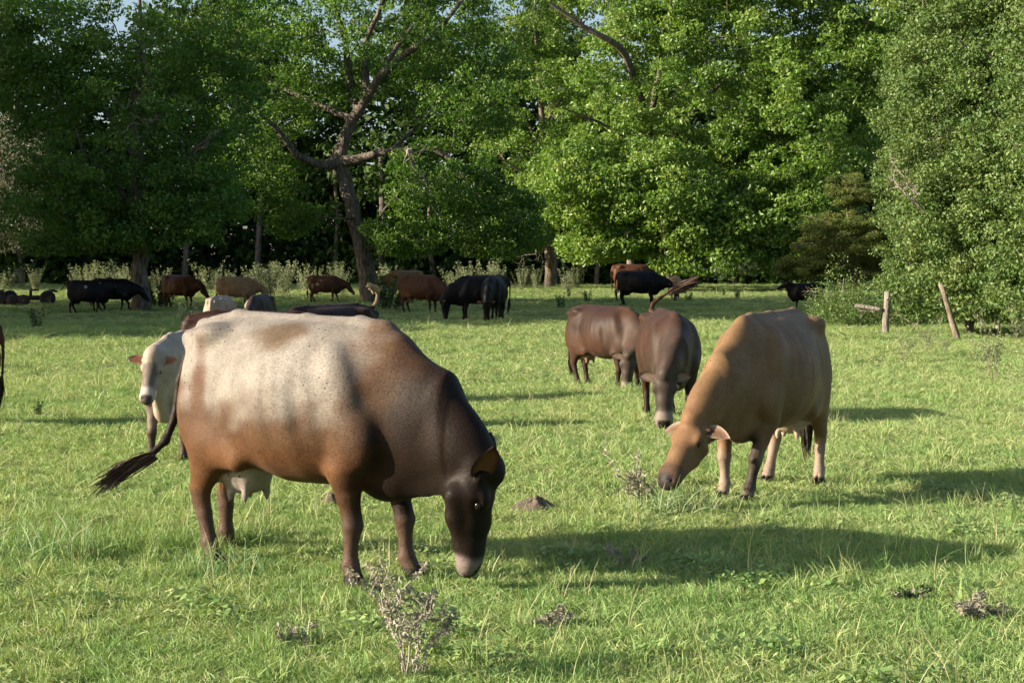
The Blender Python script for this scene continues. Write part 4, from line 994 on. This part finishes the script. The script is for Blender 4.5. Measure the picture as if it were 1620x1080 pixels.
# dead thistles near the camera
def thistle(label, px, py, hgt, seed, stems, per=2, branch=6, leaf=.026, mat=None, spread=.10):
    sm, L = weed_mesh(seed, stems, hgt, spread, leaf, per, lean=.55, aspect=.38, branch=branch)
    return plant('dead_thistle', label, ground_at(px, py), sm, leafmesh(L), mat or M_DRYLEAF, M_DRY, None, seed, 1.0)
thistle('dead grey brown thistle stalks standing before the fawn cow', 650, 1072, .44, 331, 7, 8, 9)
thistle('dry branching thistle beside the head of the tan cow', 1012, 805, .36, 332, 6, 7, 8)
thistle('flattened dead weed tuft in the cow shadow', 995, 898, .10, 333, 6, 3, 5, spread=.12)
thistle('low pale dead weed tuft in open sunlit grass', 885, 995, .07, 334, 7, 3, 5, spread=.12)
thistle('brown withered weed mat lying in the short turf', 1545, 975, .07, 335, 12, 5, 6, spread=.22)
thistle('small dead weed tuft in the turf before the fawn cow', 470, 1020, .07, 336, 7, 3, 5, spread=.12)
thistle('tiny dark weed tuft beside the withered weed mat', 1432, 950, .06, 337, 6, 3, 4, mat=M_WEED_DK, spread=.08)
# long seeding grass before the tan cow's head
def tuft(label, px, py, seed, n, rad, h0, h1, tint=.5):
    V, F, C = clump(seed, n, rad, h0, h1, .0055, .6, .15); me = mesh_np('long_grass', V, F); vcol(me, np.repeat((C * .45 + tint)[:, None], 3, 1))
    o = link('long_grass', me, M_LONG, None, ground_at(px, py)); return tag(o, label, 'grass tuft')
M_LONG = mat_leafy('long_grass_blade', [(0.045, 0.145, 0.05), (0.095, 0.23, 0.085), (0.18, 0.32, 0.14), (0.29, 0.39, 0.20), (0.43, 0.43, 0.29)], trans=0.3, gloss=0.3)
tuft('tall pale grass tuft in front of the tan cow muzzle', 1085, 812, 341, 130, .22, .14, .32)
tuft('tall grass tuft below the thistle beside the tan cow', 1030, 815, 342, 90, .2, .10, .22, .4)
tuft('long green grass around the hind hooves of the fawn cow', 345, 905, 343, 150, .28, .08, .22, .3)
tuft('long seeding grass at the shaded edge behind the fawn cow', 60, 880, 344, 160, .35, .12, .30, .35)

# soil mounds
def mound(label, px, py, rx, ry, hgt, seed):
    g = np.random.default_rng(seed); n, m = 28, 12; V = [(0, 0, hgt)]; F = []
    for i in range(1, m + 1):
        for j in range(n):
            a = j / n * 6.283; r = i / m; z = hgt * (math.cos(r * math.pi) * .5 + .5) * (1 + .25 * math.sin(3 * a + seed)) + g.normal(0, .012) * (1 - r) - .02 * r
            V.append((rx * r * math.cos(a) * (1 + .12 * math.sin(2 * a)), ry * r * math.sin(a), z))
    F3 = [(0, 1 + j, 1 + (j + 1) % n) for j in range(n)]
    F4 = [(1 + i * n + j, 1 + (i + 1) * n + j, 1 + (i + 1) * n + (j + 1) % n, 1 + i * n + (j + 1) % n) for i in range(m - 1) for j in range(n)]
    o = link('soil_mound', mesh_np('soil_mound', np.array(V), [np.array(F3), np.array(F4)], True), M_SOIL, None, ground_at(px, py)); return tag(o, label, 'soil mound')
M_SOIL = mat_plain('crumbly_soil', (0.12, 0.10, 0.075), 0.95, 0.45, 40, 0.8, 0.1)
mound('brown ant mound of bare soil behind the fawn cow head', 845, 808, .27, .22, .085, 351)
mound('grey brown soil mound beneath the fawn cow belly', 525, 800, .17, .15, .08, 352)

# fence remains and dead wood on the right
def pole(name, label, a, b, r0, r1, mat, cat, sides=9, seed=1):
    w = Wood(seed); a = Vector(a); b = Vector(b)
    m = (a + b) / 2 + Vector((.015, 0, .01)); w.limb([(*a, r0), (*m, (r0 + r1) / 2), (*b, r1)], step=(b - a).length / 6, wob=.08)
    V, F = w.mesh(sides=sides); V0 = np.array(a)
    e = w.P[-1]; k = len(V); ring = np.arange(k - sides, k)
    V = np.vstack([V, e]); cap = np.stack([ring, np.roll(ring, -1), np.full(sides, k)], 1)
    o = link(name, mesh_np(name, V - V0, [F, cap]), mat, None, a); return tag(o, label, cat)
M_POST = mat_bark('weathered_post', (0.16, 0.14, 0.115), (0.36, 0.33, 0.28))
p = ground_at(1400, 528)
pole('fence_post', 'pale weathered fence post standing at the hedge foot', (p.x, p.y, p.z - .1), at(1404, 462, p.y), .085, .075, M_POST, 'fence post')
pole('fence_rail', 'short pale rail end meeting the weathered fence post', at(1352, 484, p.y + .15), at(1398, 491, p.y), .05, .05, M_POST, 'fence rail')
p = ground_at(1517, 537)
pole('leaning_pole', 'leaning bare tree stem propped in the hedge foot', (p.x, p.y, p.z - .1), at(1488, 450, p.y + .1), .08, .05, M_BARK_PALE, 'pole')
pole('fallen_rail', 'thin pale fence rail lying low through the hedge', at(1530, 500, 39), at(1590, 502, 39.5), .035, .03, M_DEAD, 'rail')
w = Wood(361); w.limb([(*at(1578, 520, 38.5), .05), (*at(1582, 498, 38.5), .05), (*at(1596, 486, 38.3), .045), (*at(1625, 487, 38), .04)], step=.12)
V, F = w.mesh(sides=7); c0 = np.array(at(1578, 520, 38.5))
tag(link('fallen_bough', mesh_np('fallen_bough', V - c0, F, True), M_DEAD, None, Vector(c0)), 'bent bare bough arching in the hedge foot', 'bough')
# dead spray in the hedge
def dead_spray(label, px, py, d, seed, ends, n, r0=.03, tip=.005):
    w = Wood(seed); a = at(px, py, d); g = np.random.default_rng(seed); w.add(a, -1, r0)
    T = lobe_points([((*at(x, y, d + dd),), (rr, rr, rr), k, .3) for (x, y, dd, rr, k) in ends], g)
    w.reach(T, .1, .16, .03); V, F = w.mesh(sides=5, tip=tip, rmax=r0)
    return tag(link('dead_branch', mesh_np('dead_branch', V - np.array(a), F, True), M_DEAD, None, a), label, 'branch')
dead_spray('pale dead branch spray sticking out of the hedge foliage', 1462, 335, 37.2, 371, [(1420, 285, -.3, .34, 40), (1440, 300, -.2, .3, 40), (1410, 255, -.2, .2, 14)], 60)
dead_spray('bare drooping twigs hanging below the juniper', 1335, 440, 46, 372, [(1275, 465, -.5, .25, 12), (1300, 470, -.5, .3, 14), (1320, 475, -.5, .3, 10)], 40, .010, .0025)
dead_spray('tangle of bare brush at the hedge foot around the post', 1440, 525, 41, 373, [(1400, 490, .4, .35, 16), (1450, 495, .4, .4, 18), (1370, 490, .5, .3, 12)], 60, .02, .004)
dead_spray('bare low twigs under the broad oak boughs', 1110, 425, 76, 375, [(1090, 420, -.5, .5, 16), (1140, 425, -.5, .6, 20), (1190, 425, -.5, .6, 20)], 60, .04)
dead_spray('bare twigs hanging beside the pale trunk in the weeds', 850, 385, 88, 376, [(825, 410, -1, .4, 16), (850, 405, -1, .4, 14)], 60, .03)
def bare_limb(label, root, pts, d, r, seed):
    w = Wood(seed); g = np.random.default_rng(seed); P = [(*at(x, y, d + k * .25), r * (1 - .8 * k / len(pts))) for k, (x, y) in enumerate(pts)]
    P.insert(0, (*root, r * 1.1)); w.limb(P, step=.25, wob=.5); idx = list(range(2, len(w.P)))
    for k in range(9):
        i = idx[int(g.uniform(.1, .98) * (len(idx) - 1))]; p = w.P[i]; bd = g.normal(0, 1, 3); bd[2] -= .3; bd /= np.linalg.norm(bd); L = g.uniform(.5, 1.4)
        w.limb([(*p, r * .3), (*(p + bd * L * .5 + g.normal(0, .06, 3)), r * .22), (*(p + bd * L), r * .1)], i, step=.2, wob=.6)
    V, F = w.mesh(sides=6); a = np.array(P[0][:3])
    return tag(link('dead_limb', mesh_np('dead_limb', V - a, F, True), M_DEAD, None, Vector(a)), label, 'branch')
bare_limb('long pale bare limb hanging inside the shaded tree', at(338, 216, D1 - 1.9), [(342, 208), (322, 228), (300, 240), (294, 275), (285, 298), (262, 318), (240, 345)], 57.5, .07, 381)
bare_limb('short forked pale bare limb in the crown of the shaded tree', at(220, 162, D1 - 2.9), [(248, 188), (222, 186), (202, 178), (190, 165), (178, 160)], 56.5, .06, 382)
bare_limb('pale bare limb drooping from the leaning pecan crown', at(655, 238, D2 - 1.5), [(645, 240), (655, 262), (672, 285), (680, 320), (700, 350)], 66, .05, 383)
# thin stakes behind
for px, lb in ((917, 'thin pale steel stake before the dark wood'), (923, 'thin pale steel stake beside another before the dark wood')):
    p = onground(*at(px, 430, 100).xy); pole('fence_stake', lb, (p.x, p.y, p.z - .1), (p.x, p.y, p.z + 1.45), .022, .022, M_POST, 'stake', 6)
# leafy scrub at the foot of the hedge and under the juniper
g = np.random.default_rng(88); n = 700
xx = g.uniform(8.2, 16, n); yy = 46.6 + g.normal(0, .7, n) - (xx - 8) * .18; zz = gz(xx, yy) + np.abs(g.normal(0, .6, n)) * (.35 + .65 * (.5 + .5 * np.sin(xx * 2.3 + np.sin(xx * 5.1)))) 
LV, LF, LC = leaves(np.stack([xx, yy, zz], 1), 60, .36, .06, g, flat=.8)
me = mesh_np('undergrowth', LV, LF); vcol(me, np.repeat(LC[:, None], 3, 1)); o = link('undergrowth', me, M_LEAF_E)
tag(o, 'tangled leafy undergrowth along the foot of the hedge line', 'undergrowth', kind='stuff')

# old drawn farm implement at the left
M_IRON = mat_plain('rusty_iron', (0.055, 0.035, 0.028), 0.75, 0.4, 12, 0.4)
M_TYRE = mat_plain('old_rubber', (0.018, 0.018, 0.02), 0.8, 0.25, 20, 0.2)
def box(V, F, c, s, yaw=0):
    b = len(V); ca, sa = math.cos(yaw), math.sin(yaw)
    for dx in (-1, 1):
        for dy in (-1, 1):
            for dz in (-1, 1):
                x, y = dx * s[0] / 2, dy * s[1] / 2; V.append((c[0] + x * ca - y * sa, c[1] + x * sa + y * ca, c[2] + dz * s[2] / 2))
    F += [(b, b + 1, b + 3, b + 2), (b + 4, b + 6, b + 7, b + 5), (b, b + 4, b + 5, b + 1), (b + 2, b + 3, b + 7, b + 6), (b, b + 2, b + 6, b + 4), (b + 1, b + 5, b + 7, b + 3)]
def boxes(name, lst, mat, par):
    V, F = [], []
    for l_ in lst: box(V, F, *l_)
    return link(name, mesh_np(name, np.array(V), np.array(F)), mat, par)
def lathe(name, prof, mat, par, loc, n=20):
    "wheel solid about the y axis from (radius, y) pairs"
    V = [(r * math.cos(a), y, r * math.sin(a)) for (r, y) in prof for a in np.arange(n) / n * 6.2832]; m = len(prof)
    F = [(i * n + j, i * n + (j + 1) % n, (i + 1) * n + (j + 1) % n, (i + 1) * n + j) for i in range(m - 1) for j in range(n)]
    return link(name, mesh_np(name, np.array(V), np.array(F), True), mat, par, loc)
p = ground_at(22, 484)
imp = link('farm_implement', None); imp.location = p; imp.rotation_euler = (0, 0, R(8))
boxes('frame', [((-.3, -.25, .30), (3.1, .12, .14)), ((-.3, .55, .34), (3.0, .12, .12)), ((-1.2, .15, .36), (.12, .9, .10)), ((.2, .15, .36), (.12, .9, .10)), ((1.1, .15, .36), (.12, .9, .10)), ((-.75, .1, .52), (.7, .5, .22)), ((-.85, .1, .70), (.28, .22, .20))], M_IRON, imp)
boxes('lift_arm', [((.62, .1, .52), (.10, .10, .36)), ((.75, .1, .62), (.36, .08, .07), .2)], M_IRON, imp)
for k in range(5): lathe('disc_blade', [(.02, -.02), (.20, -.012), (.24, .03), (.20, .015), (.02, .03)], M_IRON, imp, (-1.4 + k * .45, -.32, .22), 16)
for x in (1.32, -.25):
    wh = lathe('tyre', [(.16, -.10), (.25, -.11), (.30, -.07), (.31, 0), (.30, .07), (.25, .11), (.16, .10)], M_TYRE, imp, (x, -.38 if x > 0 else .62, .30))
    lathe('rim', [(.02, -.05), (.15, -.06), (.17, -.09), (.17, .09), (.15, .06), (.02, .05)], M_IRON, wh, (0, 0, 0))
tag(imp, 'old low rusty disc harrow with small tyres parked before the weeds', 'harrow')
